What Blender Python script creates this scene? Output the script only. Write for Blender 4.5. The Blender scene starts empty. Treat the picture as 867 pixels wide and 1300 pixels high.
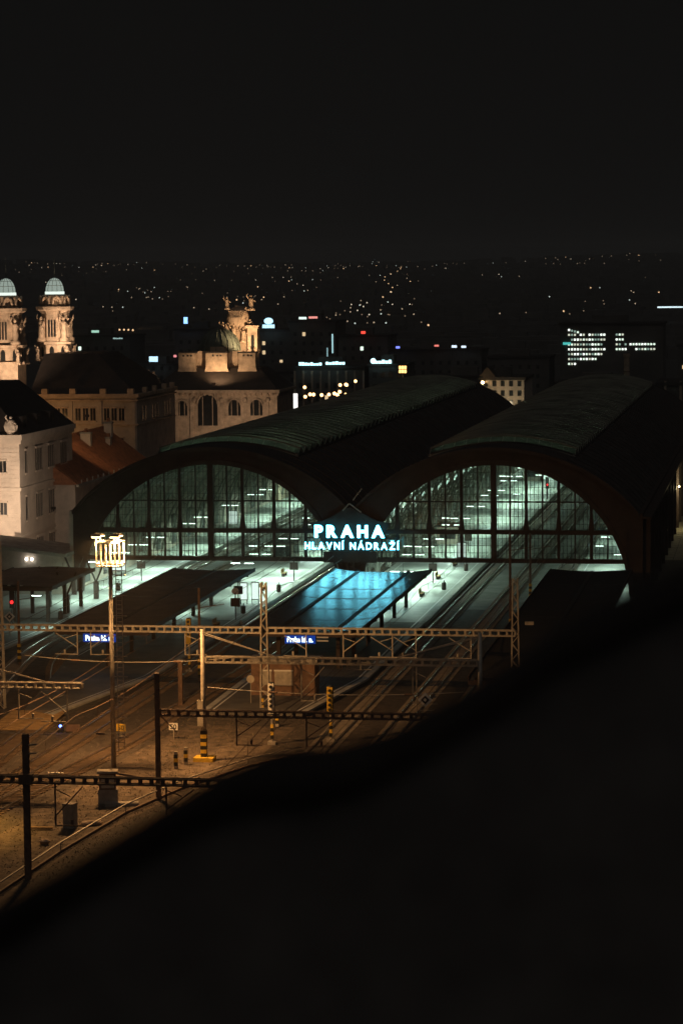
import bpy, math, random
from mathutils import Vector, Matrix
random.seed(7)
R = math.radians
sc = bpy.context.scene
col = sc.collection

# ------------------------------------------------------------------ camera, sky, light
CAM_H = 40.8
FPX = 3400.0                                   # focal length in photo pixels (photo is 867 x 1300)
pitch, yaw, roll = math.atan(301.6 / FPX), 0.0, R(0.55)
yaw = math.atan(560 * math.cos(pitch) / FPX)
fw = Vector((-math.sin(yaw) * math.cos(pitch), math.cos(yaw) * math.cos(pitch), -math.sin(pitch)))
rt = Vector((math.cos(yaw), math.sin(yaw), 0))
up = rt.cross(fw)
rt2 = rt * math.cos(roll) - up * math.sin(roll)
up2 = rt * math.sin(roll) + up * math.cos(roll)
cam = bpy.data.cameras.new('camera')
cam.sensor_fit = 'VERTICAL'; cam.sensor_height = 36.0; cam.sensor_width = 24.0
cam.lens = FPX / 1300 * 36.0
cam.clip_start = 0.5; cam.clip_end = 9000
cam.dof.use_dof = True; cam.dof.focus_distance = 300; cam.dof.aperture_fstop = 1.4
camo = bpy.data.objects.new('camera', cam); col.objects.link(camo)
m = Matrix((rt2, up2, -fw)).transposed().to_4x4(); m.translation = (0, 0, CAM_H)
camo.matrix_world = m
sc.camera = camo

w = bpy.data.worlds.new('World'); sc.world = w; w.use_nodes = True
bg = w.node_tree.nodes['Background']
bg.inputs[0].default_value = (0.0045, 0.0043, 0.0041, 1); bg.inputs[1].default_value = 1.0
sun = bpy.data.lights.new('night_sky_glow', 'SUN'); sun.energy = 0.10; sun.angle = R(60); sun.color = (1, .95, .9)
suno = bpy.data.objects.new('night_sky_glow', sun); col.objects.link(suno); suno.rotation_euler = (R(35), 0, R(20))
sc.view_settings.view_transform = 'Standard'; sc.view_settings.look = 'None'
sc.view_settings.exposure = 0.0; sc.view_settings.gamma = 1.0
sc.render.engine = 'CYCLES'
sc.cycles.use_denoising = True
sc.cycles.max_bounces = 6; sc.cycles.diffuse_bounces = 3; sc.cycles.glossy_bounces = 2
sc.cycles.transparent_max_bounces = 24; sc.cycles.transmission_bounces = 3
sc.cycles.sample_clamp_indirect = 2.0
sc.cycles.caustics_reflective = False; sc.cycles.caustics_refractive = False

# ------------------------------------------------------------------ materials
MATS = {}
def mat(name, c, rough=.7, var=.25, scale=1.0, bump=0.0, metal=0.0, bscale=None, spec=.4):
    if name in MATS: return MATS[name]
    mt = bpy.data.materials.new(name); mt.use_nodes = True
    nt = mt.node_tree; b = nt.nodes['Principled BSDF']
    b.inputs['Roughness'].default_value = rough; b.inputs['Metallic'].default_value = metal
    b.inputs['Specular IOR Level'].default_value = spec
    tc = nt.nodes.new('ShaderNodeNewGeometry')
    n1 = nt.nodes.new('ShaderNodeTexNoise'); n1.inputs['Scale'].default_value = scale; n1.inputs['Detail'].default_value = 8
    n1.inputs['Roughness'].default_value = .65
    nt.links.new(tc.outputs['Position'], n1.inputs['Vector'])
    rp = nt.nodes.new('ShaderNodeValToRGB')
    lo = [max(0, k * (1 - var * 1.6)) for k in c]; hi = [min(1, k * (1 + var * 1.6)) for k in c]
    rp.color_ramp.elements[0].position = .28; rp.color_ramp.elements[1].position = .72
    rp.color_ramp.elements[0].color = (*lo, 1); rp.color_ramp.elements[1].color = (*hi, 1)
    nt.links.new(n1.outputs['Fac'], rp.inputs['Fac']); nt.links.new(rp.outputs['Color'], b.inputs['Base Color'])
    if bump:
        n2 = nt.nodes.new('ShaderNodeTexNoise'); n2.inputs['Scale'].default_value = bscale or scale * 6; n2.inputs['Detail'].default_value = 6
        nt.links.new(tc.outputs['Position'], n2.inputs['Vector'])
        bp = nt.nodes.new('ShaderNodeBump'); bp.inputs['Strength'].default_value = bump; bp.inputs['Distance'].default_value = .08
        nt.links.new(n2.outputs['Fac'], bp.inputs['Height']); nt.links.new(bp.outputs['Normal'], b.inputs['Normal'])
    MATS[name] = mt
    return mt
def emit(name, c, s, sample=True):
    if name in MATS: return MATS[name]
    mt = bpy.data.materials.new(name); mt.use_nodes = True
    nt = mt.node_tree; nt.nodes.clear()
    e = nt.nodes.new('ShaderNodeEmission'); e.inputs[0].default_value = (*c, 1); e.inputs[1].default_value = s
    o = nt.nodes.new('ShaderNodeOutputMaterial'); nt.links.new(e.outputs[0], o.inputs[0])
    if not sample: mt.cycles.emission_sampling = 'NONE'
    MATS[name] = mt
    return mt
def glass(name, tint, gloss=.08, rough=.05):
    mt = bpy.data.materials.new(name); mt.use_nodes = True
    nt = mt.node_tree; nt.nodes.clear()
    t = nt.nodes.new('ShaderNodeBsdfTransparent'); g = nt.nodes.new('ShaderNodeBsdfGlossy'); g.inputs['Roughness'].default_value = rough
    ge = nt.nodes.new('ShaderNodeNewGeometry'); n = nt.nodes.new('ShaderNodeTexNoise'); n.inputs['Scale'].default_value = .9; n.inputs['Detail'].default_value = 5
    nt.links.new(ge.outputs['Position'], n.inputs['Vector'])
    rp = nt.nodes.new('ShaderNodeValToRGB'); rp.color_ramp.elements[0].position = .3; rp.color_ramp.elements[1].position = .75
    rp.color_ramp.elements[0].color = (*[k * .72 for k in tint], 1); rp.color_ramp.elements[1].color = (*tint, 1)
    nt.links.new(n.outputs['Fac'], rp.inputs['Fac']); nt.links.new(rp.outputs['Color'], t.inputs[0])
    mx = nt.nodes.new('ShaderNodeMixShader'); mx.inputs[0].default_value = gloss
    o = nt.nodes.new('ShaderNodeOutputMaterial')
    nt.links.new(t.outputs[0], mx.inputs[1]); nt.links.new(g.outputs[0], mx.inputs[2]); nt.links.new(mx.outputs[0], o.inputs[0])
    tl = nt.nodes.new('ShaderNodeBsdfTranslucent'); tl.inputs[0].default_value = (.75, .85, .78, 1)      # translucent share added for an even glow across the dusty panes
    m2 = nt.nodes.new('ShaderNodeMixShader'); m2.inputs[0].default_value = .19
    nt.links.new(mx.outputs[0], m2.inputs[1]); nt.links.new(tl.outputs[0], m2.inputs[2]); nt.links.new(m2.outputs[0], o.inputs[0])
    MATS[name] = mt
    return mt

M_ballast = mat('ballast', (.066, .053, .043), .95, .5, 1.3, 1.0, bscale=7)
M_dirt = mat('trodden_dirt', (.115, .088, .066), .95, .55, .9, 1.0, bscale=4)
M_plat = mat('platform_paving', (.36, .37, .34), .55, .16, .5, .15)
M_kerb = mat('platform_kerb', (.42, .41, .37), .7, .2, .8, .2)
M_line = mat('white_paint', (.75, .75, .72), .5, .1, 2)
M_yellow = mat('yellow_paint', (.7, .45, .05), .5, .15, 2)
M_black = mat('black_paint', (.02, .02, .02), .5, .2, 2)
M_steel = mat('dark_brown_steel', (.055, .035, .028), .55, .3, .6, metal=.1)
M_steel2 = mat('hall_rib_steel', (.30, .30, .26), .6, .2, .6)
M_galv = mat('galvanised_steel', (.42, .38, .32), .5, .25, 1.5, metal=.15)
M_rust = mat('rusty_steel', (.16, .10, .07), .8, .3, 2)
M_rail = mat('worn_rail', (.55, .52, .48), .28, .15, 2, metal=1.0)
M_sleep = mat('concrete_sleeper', (.2, .17, .14), .9, .3, 1)
M_sleepw = mat('timber_sleeper', (.13, .09, .06), .9, .3, 1)
M_roof = mat('roof_sheet', (.055, .042, .036), .6, .3, .4)
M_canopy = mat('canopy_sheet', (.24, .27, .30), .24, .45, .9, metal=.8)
M_canopyd = mat('canopy_bitumen', (.11, .085, .07), .75, .3, .5, .2)
M_canopy_unlit = mat('unlit_bitumen', (.018, .016, .015), .9, .3, .5, .2)  # blackened so the right canopy reads as unlit
M_gutter = mat('dark_gutter', (.025, .024, .024), .6, .2, 1)
M_stone = mat('sandstone', (.45, .34, .25), .85, .28, .9, .4, bscale=3)
M_stucco = mat('cream_stucco', (.62, .52, .43), .85, .12, .5, .15, bscale=3)
M_stucco2 = mat('grey_stucco', (.44, .37, .31), .85, .18, .5, .2)
M_slate = mat('slate_roof', (.045, .036, .032), .7, .3, .8)
M_tile = mat('clay_tile', (.27, .11, .05), .8, .3, 1.2, .3)
M_win = mat('dark_window', (.02, .021, .022), .15, .2, 1)
M_copper = mat('green_copper', (.10, .12, .10), .6, .3, 1)
M_grass = mat('dark_grass', (.035, .045, .02), .95, .4, .3, .5)
M_leaf = mat('dark_leaf', (.035, .05, .02), .8, .4, .5)
M_bark = mat('bark', (.06, .045, .035), .95, .3, 3, .4)
M_conc = mat('concrete', (.33, .30, .26), .9, .25, .8, .3)
M_bldg = mat('night_masonry', (.12, .11, .10), .9, .3, .1)
M_white = mat('white_board', (.8, .78, .72), .5, .05, 2)
M_blue = emit('blue_sign_light', (.01, .07, .50), .55, False)
M_glare = mat('basket_glare', (.8,.76,.7), .5, .1, 2)  # basket steel whitened to carry the glare of its lamps
M_wood = mat('weathered_plank', (.34, .22, .10), .9, .3, 1.5, .2)
M_brick = mat('hut_brick', (.20, .12, .08), .9, .25, 2, .3)
M_asph = mat('asphalt', (.07, .065, .06), .9, .25, .5, .3)
M_paveb = mat('paving_slab', (.32, .29, .20), .9, .2, .6, .2)
M_tube = emit('tube_light', (.74, 1.0, .86), 9, False)
M_glass = glass('hall_glass', (.88, .95, .90))
M_neon = emit('neon_face', (.20, .80, 1.0), 12.0)
M_halo = emit('letter_halo', (.02, .55, .80), 2.0)  # glowing rim standing in for the halo around the sign
M_sodium = emit('sodium_lamp', (1, .58, .22), 40, False)
M_poster = emit('lit_poster', (.8, 1.0, .90), 1.1)
M_red = emit('red_signal', (1, .02, .02), 3, False)
M_bluesig = emit('blue_signal', (.1, .2, 1), 9, False)

# translucent wired glass for the lanterns
def translucent(name, c, t):
    mt = bpy.data.materials.new(name); mt.use_nodes = True
    nt = mt.node_tree; nt.nodes.clear()
    d = nt.nodes.new('ShaderNodeBsdfDiffuse'); d.inputs[0].default_value = (*c, 1)
    tr = nt.nodes.new('ShaderNodeBsdfTranslucent'); tr.inputs[0].default_value = (*t, 1)
    ge = nt.nodes.new('ShaderNodeNewGeometry'); n = nt.nodes.new('ShaderNodeTexNoise'); n.inputs['Scale'].default_value = .35; n.inputs['Detail'].default_value = 6
    nt.links.new(ge.outputs['Position'], n.inputs['Vector'])
    ad = nt.nodes.new('ShaderNodeMixShader'); nt.links.new(n.outputs['Fac'], ad.inputs[0])
    o = nt.nodes.new('ShaderNodeOutputMaterial')
    nt.links.new(d.outputs[0], ad.inputs[1]); nt.links.new(tr.outputs[0], ad.inputs[2]); nt.links.new(ad.outputs[0], o.inputs[0])
    MATS[name] = mt
    return mt
M_wired = translucent('wired_glass', (.03, .03, .025), (.17, .18, .14))

# ------------------------------------------------------------------ mesh helpers
class MB:
    def __init__(s): s.v = []; s.f = []
    def add(s, vs, fs):
        n = len(s.v); s.v += [tuple(v) for v in vs]; s.f += [tuple(i + n for i in f) for f in fs]; return s
    def box(s, x0, x1, y0, y1, z0, z1):
        return s.add([(x0,y0,z0),(x1,y0,z0),(x1,y1,z0),(x0,y1,z0),(x0,y0,z1),(x1,y0,z1),(x1,y1,z1),(x0,y1,z1)],
                     [(3,2,1,0),(4,5,6,7),(0,1,5,4),(1,2,6,5),(2,3,7,6),(3,0,4,7)])
    def bar(s, p, q, wd, ht=None):
        p, q = Vector(p), Vector(q); ht = ht or wd
        d = (q - p).normalized(); a = Vector((0, 0, 1)) if abs(d.z) < .95 else Vector((0, 1, 0))
        u = d.cross(a).normalized() * wd / 2; v = u.cross(d).normalized() * ht / 2
        vs = [p-u-v, p+u-v, p+u+v, p-u+v, q-u-v, q+u-v, q+u+v, q-u+v]
        return s.add(vs, [(3,2,1,0),(4,5,6,7),(0,1,5,4),(1,2,6,5),(2,3,7,6),(3,0,4,7)])
    def tube(s, pts, r, n=6, r2=None):
        pts = [Vector(p) for p in pts]; rings = []
        for i, p in enumerate(pts):
            d = (pts[min(i+1, len(pts)-1)] - pts[max(i-1, 0)]).normalized()
            a = Vector((0,0,1)) if abs(d.z) < .95 else Vector((1,0,0))
            u = d.cross(a).normalized(); v = u.cross(d)
            rr = r if r2 is None else r + (r2 - r) * i / (len(pts)-1)
            rings.append([p + (u*math.cos(2*math.pi*k/n) + v*math.sin(2*math.pi*k/n))*rr for k in range(n)])
        vs = [q for rg in rings for q in rg]; fs = []
        for i in range(len(pts)-1):
            for k in range(n): fs.append((i*n+k, i*n+(k+1)%n, (i+1)*n+(k+1)%n, (i+1)*n+k))
        fs.append(tuple(range(n-1,-1,-1))); fs.append(tuple((len(pts)-1)*n+k for k in range(n)))
        return s.add(vs, fs)
    def lathe(s, prof, n=12, cx=0, cy=0, ph=0):
        vs = []; fs = []
        for r, z in prof:
            for k in range(n): vs.append((cx + r*math.cos(2*math.pi*k/n+ph), cy + r*math.sin(2*math.pi*k/n+ph), z))
        for i in range(len(prof)-1):
            for k in range(n): fs.append((i*n+k, i*n+(k+1)%n, (i+1)*n+(k+1)%n, (i+1)*n+k))
        fs.append(tuple(range(n-1,-1,-1))); fs.append(tuple((len(prof)-1)*n+k for k in range(n)))
        return s.add(vs, fs)
    def prismy(s, poly, y0, y1):      # polygon in x,z pushed along y
        n = len(poly)
        vs = [(x, y0, z) for x, z in poly] + [(x, y1, z) for x, z in poly]
        fs = [tuple(range(n)), tuple(range(2*n-1, n-1, -1))] + [(i, n+i, n+(i+1)%n, (i+1)%n) for i in range(n)]
        return s.add(vs, fs)
    def prismz(s, poly, z0, z1):
        n = len(poly)
        vs = [(x, y, z0) for x, y in poly] + [(x, y, z1) for x, y in poly]
        fs = [tuple(range(n-1,-1,-1)), tuple(range(n, 2*n))] + [(i, (i+1)%n, n+(i+1)%n, n+i) for i in range(n)]
        return s.add(vs, fs)
    def ball(s, c, rx, ry=None, rz=None, n=8, jit=0):
        ry = ry or rx; rz = rz or rx; vs = []; fs = []; mring = max(4, n//2+1)
        for i in range(1, mring):
            t = math.pi*i/mring
            for k in range(n):
                j = 1 + random.uniform(-jit, jit)
                vs.append((c[0]+rx*math.sin(t)*math.cos(2*math.pi*k/n)*j, c[1]+ry*math.sin(t)*math.sin(2*math.pi*k/n)*j, c[2]+rz*math.cos(t)*j))
        vs += [(c[0],c[1],c[2]+rz),(c[0],c[1],c[2]-rz)]; a = len(vs)-2
        for i in range(mring-2):
            for k in range(n): fs.append((i*n+k, (i+1)*n+k, (i+1)*n+(k+1)%n, i*n+(k+1)%n))
        for k in range(n):
            fs.append((a, k, (k+1)%n)); fs.append((a+1, (mring-2)*n+(k+1)%n, (mring-2)*n+k))
        return s.add(vs, fs)
    def mesh(s, name, mt, smooth=False):
        me = bpy.data.meshes.new(name); me.from_pydata(s.v, [], s.f); me.validate()
        if mt: me.materials.append(mt)
        if smooth:
            for p in me.polygons: p.use_smooth = True
        me.update(); return me
    def build(s, name, mt, parent=None, smooth=False, loc=None):
        return link(name, s.mesh(name, mt, smooth), parent, loc)
def link(name, me, parent=None, loc=None, rz=0):
    o = bpy.data.objects.new(name, me); col.objects.link(o)
    if parent: o.parent = parent
    if loc is not None: o.location = loc
    if rz: o.rotation_euler = (0, 0, rz)
    return o
def tag(o, label, cat, group=None):
    o['label'] = label; o['category'] = cat
    if group: o['group'] = group
    return o
def thing(name, label, cat, loc=(0,0,0), rz=0, group=None):
    o = bpy.data.objects.new(name, None); o.empty_display_size = .5; col.objects.link(o)
    o.location = loc; o.rotation_euler = (0, 0, rz)
    return tag(o, label, cat, group)
def struct(o): o['kind'] = 'structure'; return o
def stuff(o): o['kind'] = 'stuff'; return o
def copy_tree(o, parent=None, loc=None, rz=None):
    kids = list(o.children); c = o.copy(); col.objects.link(c)
    if parent: c.parent = parent
    if loc is not None: c.location = loc
    if rz is not None: c.rotation_euler = (0, 0, rz)
    for k in kids: copy_tree(k, c)
    return c
def text_mesh(ch, size, mt, depth=.05, offset=0.0, align='CENTER'):
    cu = bpy.data.curves.new('letter', 'FONT'); cu.body = ch; cu.size = size; cu.extrude = depth; cu.offset = offset
    cu.align_x = align; cu.resolution_u = 3
    o = bpy.data.objects.new('letter_source', cu); col.objects.link(o)
    dg = bpy.context.evaluated_depsgraph_get(); me = bpy.data.meshes.new_from_object(o.evaluated_get(dg))
    bpy.data.objects.remove(o); bpy.data.curves.remove(cu)
    me.materials.clear(); me.materials.append(mt); return me
def spot(parent, loc, target, power, color, size, blend=.6, radius=.3, name='lamp_light'):
    l = bpy.data.lights.new(name, 'SPOT'); l.energy = power; l.color = color; l.spot_size = R(size); l.spot_blend = blend; l.shadow_soft_size = radius
    o = bpy.data.objects.new(name, l); col.objects.link(o); o.parent = parent; o.location = loc
    o.rotation_euler = (Vector(target) - Vector(loc)).to_track_quat('-Z', 'Y').to_euler()
    return o
def point(parent, loc, power, color, radius=.2):
    l = bpy.data.lights.new('lamp_light', 'POINT'); l.energy = power; l.color = color; l.shadow_soft_size = radius
    o = bpy.data.objects.new('lamp_light', l); col.objects.link(o); o.parent = parent; o.location = loc
    return o

WARM = (1.0, .50, .17); COOL = (.76, 1.0, .87)

# ------------------------------------------------------------------ terrain
def terr(x, y):
    z = 0.0
    if y > 1000: z += 60 * min(1.0, (y - 1000) / 2700) ** 1.25 * (1 + .10*math.sin(x/420.) + .05*math.sin(x/170.+2))
    # knoll under the viewpoint
    kx = max(0.0, min(1.0, (x + 45) / 30)); ky = max(0.0, min(1.0, (140 - y) / 70))
    k = kx*kx*(3-2*kx) * ky*ky*(3-2*ky)
    k2 = max(0.0, min(1.0, (34 - y) / 14)); k2 = k2*k2*(3-2*k2)
    return z + 17*k + 16*k*k2 - .02
b = MB()
xs = [-1400,-1000,-700,-450,-300,-200,-140,-100,-80,-65,-55,-45,-40,-35,-30,-25,-20,-15,-8,0,15,40,80,160,300,500]
ys = [-120,-60,-20,0,8,14,18,20,22,24,26,28,30,32,34,40,50,70,80,90,100,110,120,130,140,160,200,260,330,420,560,760,1000,1200,1450,1700,2000,2300,2600,3000,3400,3800,4200,4800]
for y in ys:
    for x in xs: b.v.append((x, y, terr(x, y)))
nx = len(xs)
for j in range(len(ys)-1):
    for i in range(nx-1): b.f.append((j*nx+i, j*nx+i+1, (j+1)*nx+i+1, (j+1)*nx+i))
struct(b.build('ground', M_asph))
struct(MB().add([(-110,120,.0),(-14,120,.0),(-14,600,.0),(-110,600,.0)], [(0,1,2,3)]).build('ballast_bed', M_ballast))
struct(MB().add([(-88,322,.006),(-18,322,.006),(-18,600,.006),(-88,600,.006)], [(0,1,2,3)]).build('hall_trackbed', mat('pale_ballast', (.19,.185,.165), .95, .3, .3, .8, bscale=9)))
# bare dirt strip between the tracks and the retaining kerb
pl = [(-58.2,150),(-50.6,150),(-49.6,185),(-45.5,212),(-43.5,222),(-43,236),(-53,236),(-54.6,222),(-55.6,205)]
b = MB(); b.add([(x, y, .012) for x, y in pl], [tuple(range(len(pl)))])
struct(b.build('dirt_yard', M_dirt))

# ------------------------------------------------------------------ tracks
def lerp_path(pts, y):
    for (x0,y0),(x1,y1) in zip(pts, pts[1:]):
        if y0 <= y <= y1:
            t = (y-y0)/(y1-y0); t2 = t*t*(3-2*t); return x0 + (x1-x0)*t2
    return pts[0][0] if y < pts[0][1] else pts[-1][0]
def track(pts, label, y0=150, y1=562, timber=False):
    root = thing('railway_track', label, 'track', group='tracks running into the station')
    N = int((y1-y0)/6)
    for sgn in (-1, 1):
        vs = []; fs = []
        for i in range(N+1):
            y = y0 + (y1-y0)*i/N; x = lerp_path(pts, y) + sgn*.755
            vs += [(x-.06,y,.06),(x-.045,y,.24),(x+.045,y,.24),(x+.06,y,.06)]
        for i in range(N):
            for k in range(3): fs.append((i*4+k, i*4+k+1, i*4+k+5, i*4+k+4))
        MB().add(vs, fs).build('rail', M_rail, root)
    b = MB(); y = y0 + .3
    while y < y1:
        x = lerp_path(pts, y); b.box(x-1.3, x+1.3, y-.13, y+.13, .0, .09); y += .62
    stuff(b.build('sleeper_bed', M_sleepw if timber else M_sleep, root))
    return root
track([(-63.6,150),(-61.1,228),(-60.5,300),(-60.5,562)], 'railway track along the right kerb of the platform with the dark canopy', timber=True)
track([(-61.8,150),(-60.2,182),(-56.0,236),(-54.4,275),(-54.4,562)], 'railway track joining its neighbour by a switch, left of the blue lit canopy', timber=True)
track([(-66.9,150),(-65.0,205),(-66.4,232),(-76.4,285),(-76.4,562)], 'railway track curving past the left side of the plank platform ramp', timber=True)
track([(-70.8,150),(-70.0,205),(-80.9,292),(-80.9,562)], 'railway track beside the leftmost platform nearest the domed towers')
track([(-38.9,150),(-38.9,562)], 'railway track along the right kerb of the blue lit canopy platform')
track([(-33.8,150),(-33.8,562)], 'railway track in the middle of the right arch')
track([(-28.9,150),(-28.9,562)], 'rightmost railway track beside the unlit right platform')

# ------------------------------------------------------------------ platforms
M_deck = mat('dimmed_asphalt', (.105, .098, .088), .7, .3, .4, .2)  # asphalt tone darkened for the hall light fading outside
def near_poly(poly, ys):
    out = []
    for (x0,y0),(x1,y1) in zip(poly, poly[1:]+poly[:1]):
        if y0 <= ys: out.append((x0,y0))
        if (y0-ys)*(y1-ys) < 0: t = (ys-y0)/(y1-y0); out.append((x0+(x1-x0)*t, ys))
    return out
def platform(outline, label, y_near, edges):
    root = thing('station_platform', label, 'platform', group='platforms')
    YS = 306.0
    near = [p for p in outline if p[1] < YS]; far = [p for p in outline if p[1] >= YS]
    xl = min(p[0] for p in far); xr = max(p[0] for p in far)
    lx = [p for p in near]
    MB().prismz(near_poly(outline, YS), -.05, .5).build('dimmed_deck', M_deck, root)
    MB().prismz([(xl,YS),(xr,YS),(xr,562),(xl,562)], -.05, .5).build('paved_deck', M_plat, root)
    for (xa, ya, xb, yb, side) in edges:
        kb = MB(); n = 1
        d = Vector((xb-xa, yb-ya, 0)).normalized(); nrm = Vector((-d.y, d.x, 0))*side
        a = Vector((xa, ya, 0)); q = Vector((xb, yb, 0))
        vs = [a - nrm*.06, q - nrm*.06, q + nrm*.55, a + nrm*.55]
        kb.prismz([(v.x, v.y) for v in (vs if side > 0 else vs[::-1])], .3, .515); kb.build('kerb', M_kerb, root)
        vs = [a + nrm*.85, q + nrm*.85, q + nrm*1.0, a + nrm*1.0]
        ln = MB(); ln.add([(v.x, v.y, .506) for v in (vs if side > 0 else vs[::-1])], [(0,1,2,3)]); ln.build('safety_line', M_line, root)
    return root
platform([(-52.9,241),(-43.2,241),(-40.6,262),(-40.4,562),(-52.7,562)], 'paved platform carrying the long blue lit canopy', 241,
         [(-52.9,241,-52.7,562,-1), (-40.6,262,-40.4,562,1), (-43.2,241,-40.6,262,1)])
platform([(-69.6,240),(-66.2,238),(-62.4,262),(-62.1,562),(-74.7,562),(-74.7,275)], 'paved platform carrying the long dark canopy beside the floodlight mast', 240,
         [(-66.2,238,-62.4,262,1), (-62.4,262,-62.1,562,1), (-74.7,275,-74.7,562,-1)])
platform([(-97,262),(-84.3,262),(-82.4,300),(-82.4,562),(-97,562)], 'pale leftmost platform along the station building', 262,
         [(-84.3,262,-82.4,300,1), (-82.4,300,-82.4,562,1)])
platform([(-27.0,230),(-17.6,230),(-17.6,562),(-27.0,562)], 'rightmost platform below the unlit black canopy', 230, [(-27,230,-27,562,-1)])
# plank ramp at the end of the platform
root = thing('plank_ramp', 'weathered yellow plank ramp at the near platform end', 'ramp', (-68,236.6,0))
for i in range(9):
    o = MB().box(-2.6, 2.6, -.42, .42, -.03, .03).build('plank', M_wood, root, loc=(0, 2.6 - i*.9, .46 - i*.05)); o.rotation_euler = (R(3), 0, random.uniform(-.02,.02))

# ------------------------------------------------------------------ the train shed
HC = (-71.4, -35.3); HW = 18.05; YF, YB = 333.0, 562.0
AE, BE = 22.0, 19.0
def zroof(dx): return BE*math.sqrt(max(0, 1-(dx/AE)**2))
shed = thing('train_shed', 'double arched dark steel and glass station shed with lit interior', 'station hall', (0,YF,0))
LEN = YB - YF
def gable_mesh():
    b = MB(); n = 64; ins = []; out = []
    for i in range(n+1):
        t = math.pi*i/n; c, s_ = math.cos(t), math.sin(t)
        ri = 16.95
        rw = HW/abs(c) if abs(c) > 1e-6 else 1e9
        re = 1/math.sqrt((c/AE)**2 + (s_/BE)**2)
        ro = min(rw, re)
        ins.append((ri*c, ri*s_)); out.append((ro*c, ro*s_))
    for i in range(n):
        poly = [ins[i], out[i], out[i+1], ins[i+1]]
        b.prismy(poly, -.5, .5)
    return b
gm = gable_mesh().mesh('gable_arch', M_steel)
def band(r0, r1, y0, y1, n=56, t0=0., t1=math.pi):
    b = MB()
    for i in range(n):
        ta = t0+(t1-t0)*i/n; tb = t0+(t1-t0)*(i+1)/n
        b.prismy([(r0*math.cos(ta),r0*math.sin(ta)),(r1*math.cos(ta),r1*math.sin(ta)),(r1*math.cos(tb),r1*math.sin(tb)),(r0*math.cos(tb),r0*math.sin(tb))], y0, y1)
    return b
inner_band = band(16.9, 17.45, -.72, -.5).mesh('arch_moulding', M_steel)
outer_moulding = MB()
for i in range(48):
    xa, xb = -HW + 2*HW*i/48, -HW + 2*HW*(i+1)/48
    outer_moulding.prismy([(xa, zroof(xa)-.35), (xb, zroof(xb)-.35), (xb, zroof(xb)+.12), (xa, zroof(xa)+.12)], -.95, -.5)
outer_moulding = outer_moulding.mesh('roof_edge', M_steel)
Z0, Z1, Z2 = 4.9, 8.45, 12.25
BAY = 2.03
def arcz(x): return math.sqrt(max(0, 16.95**2 - x*x))
panes = []
for k in range(-8, 8):
    xa, xb = k*BAY, (k+1)*BAY
    for (za, zb) in ((Z0, Z1), (Z1, Z2), (Z2, 99)):
        # polygon of the bay clipped by the arch
        top = []
        for i in range(6):
            x = xb + (xa-xb)*i/5
            top.append((x, min(zb, arcz(x))))
        if max(z for _, z in top) <= za + .3: continue
        poly = [(xa, za), (xb, za)] + [(x, max(z, za+.01)) for x, z in top]
        panes.append(MB().add([(x, 0, z) for x, z in poly], [tuple(range(len(poly)))]).mesh('glass_pane', M_glass))
fine = MB()
for i in range(-32, 33):
    x = i*BAY/4
    if i % 4 == 0: continue
    if arcz(x) > Z0+.2: fine.box(x-.022, x+.022, -.03, .05, Z0, arcz(x))
z = Z0 + .9
while z < 17:
    if min(abs(z-Z1), abs(z-Z2)) > .3:
        hx = math.sqrt(max(0, 16.95**2 - z*z))
        if hx > .5: fine.box(-hx, hx, -.025, .045, z-.018, z+.018)
    z += .92
fine_me = fine.mesh('glazing_bars', M_steel)
def mull_mesh(x, wd, d):
    return MB().box(x-wd/2, x+wd/2, -d, d*.6, Z0, arcz(x)).mesh('mullion', M_steel)
mulls = [mull_mesh(k*BAY, .34 if k % 2 == 0 else .17, .38 if k % 2 == 0 else .2) for k in range(-8, 9) if arcz(k*BAY) > Z0+.3]
mulls.append(MB().box(-.33,.33,-.7,.3,Z0,16.95).mesh('mullion', M_steel))
def beam_mesh(z, h, d, extra=0):
    hx = math.sqrt(16.95**2 - z*z) + extra
    return MB().box(-hx, hx, -d, d, z-h/2, z+h/2).mesh('cross_beam', M_steel)
beams = [beam_mesh(Z0-.05, .5, .55, .6), beam_mesh(Z1, .52, .5, .6), beam_mesh(Z2, .16, .22, .1)]
brackets = []
for k in range(-8, 9, 2):
    x = k*BAY
    if arcz(x) > Z1+1: brackets.append(MB().prismy([(x-.36, Z1+.26), (x+.36, Z1+.26), (x+.12, Z1+2.4), (x-.12, Z1+2.4)], -.45, .2).mesh('bracket', M_steel))
for hc in HC:
    for yy in (0.0, LEN):
        g = link('gable_arch', gm, shed, (hc, yy, 0))
        link('arch_moulding', inner_band, g); link('roof_edge', outer_moulding, g)
        for me in mulls: link('mullion', me, g)
        for me in beams: link('cross_beam', me, g)
        for me in brackets: link('bracket', me, g)
        stuff(link('glazing_bars', fine_me, g))
        if yy == 0:
            for me in panes: link('glass_pane', me, g)
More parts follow.
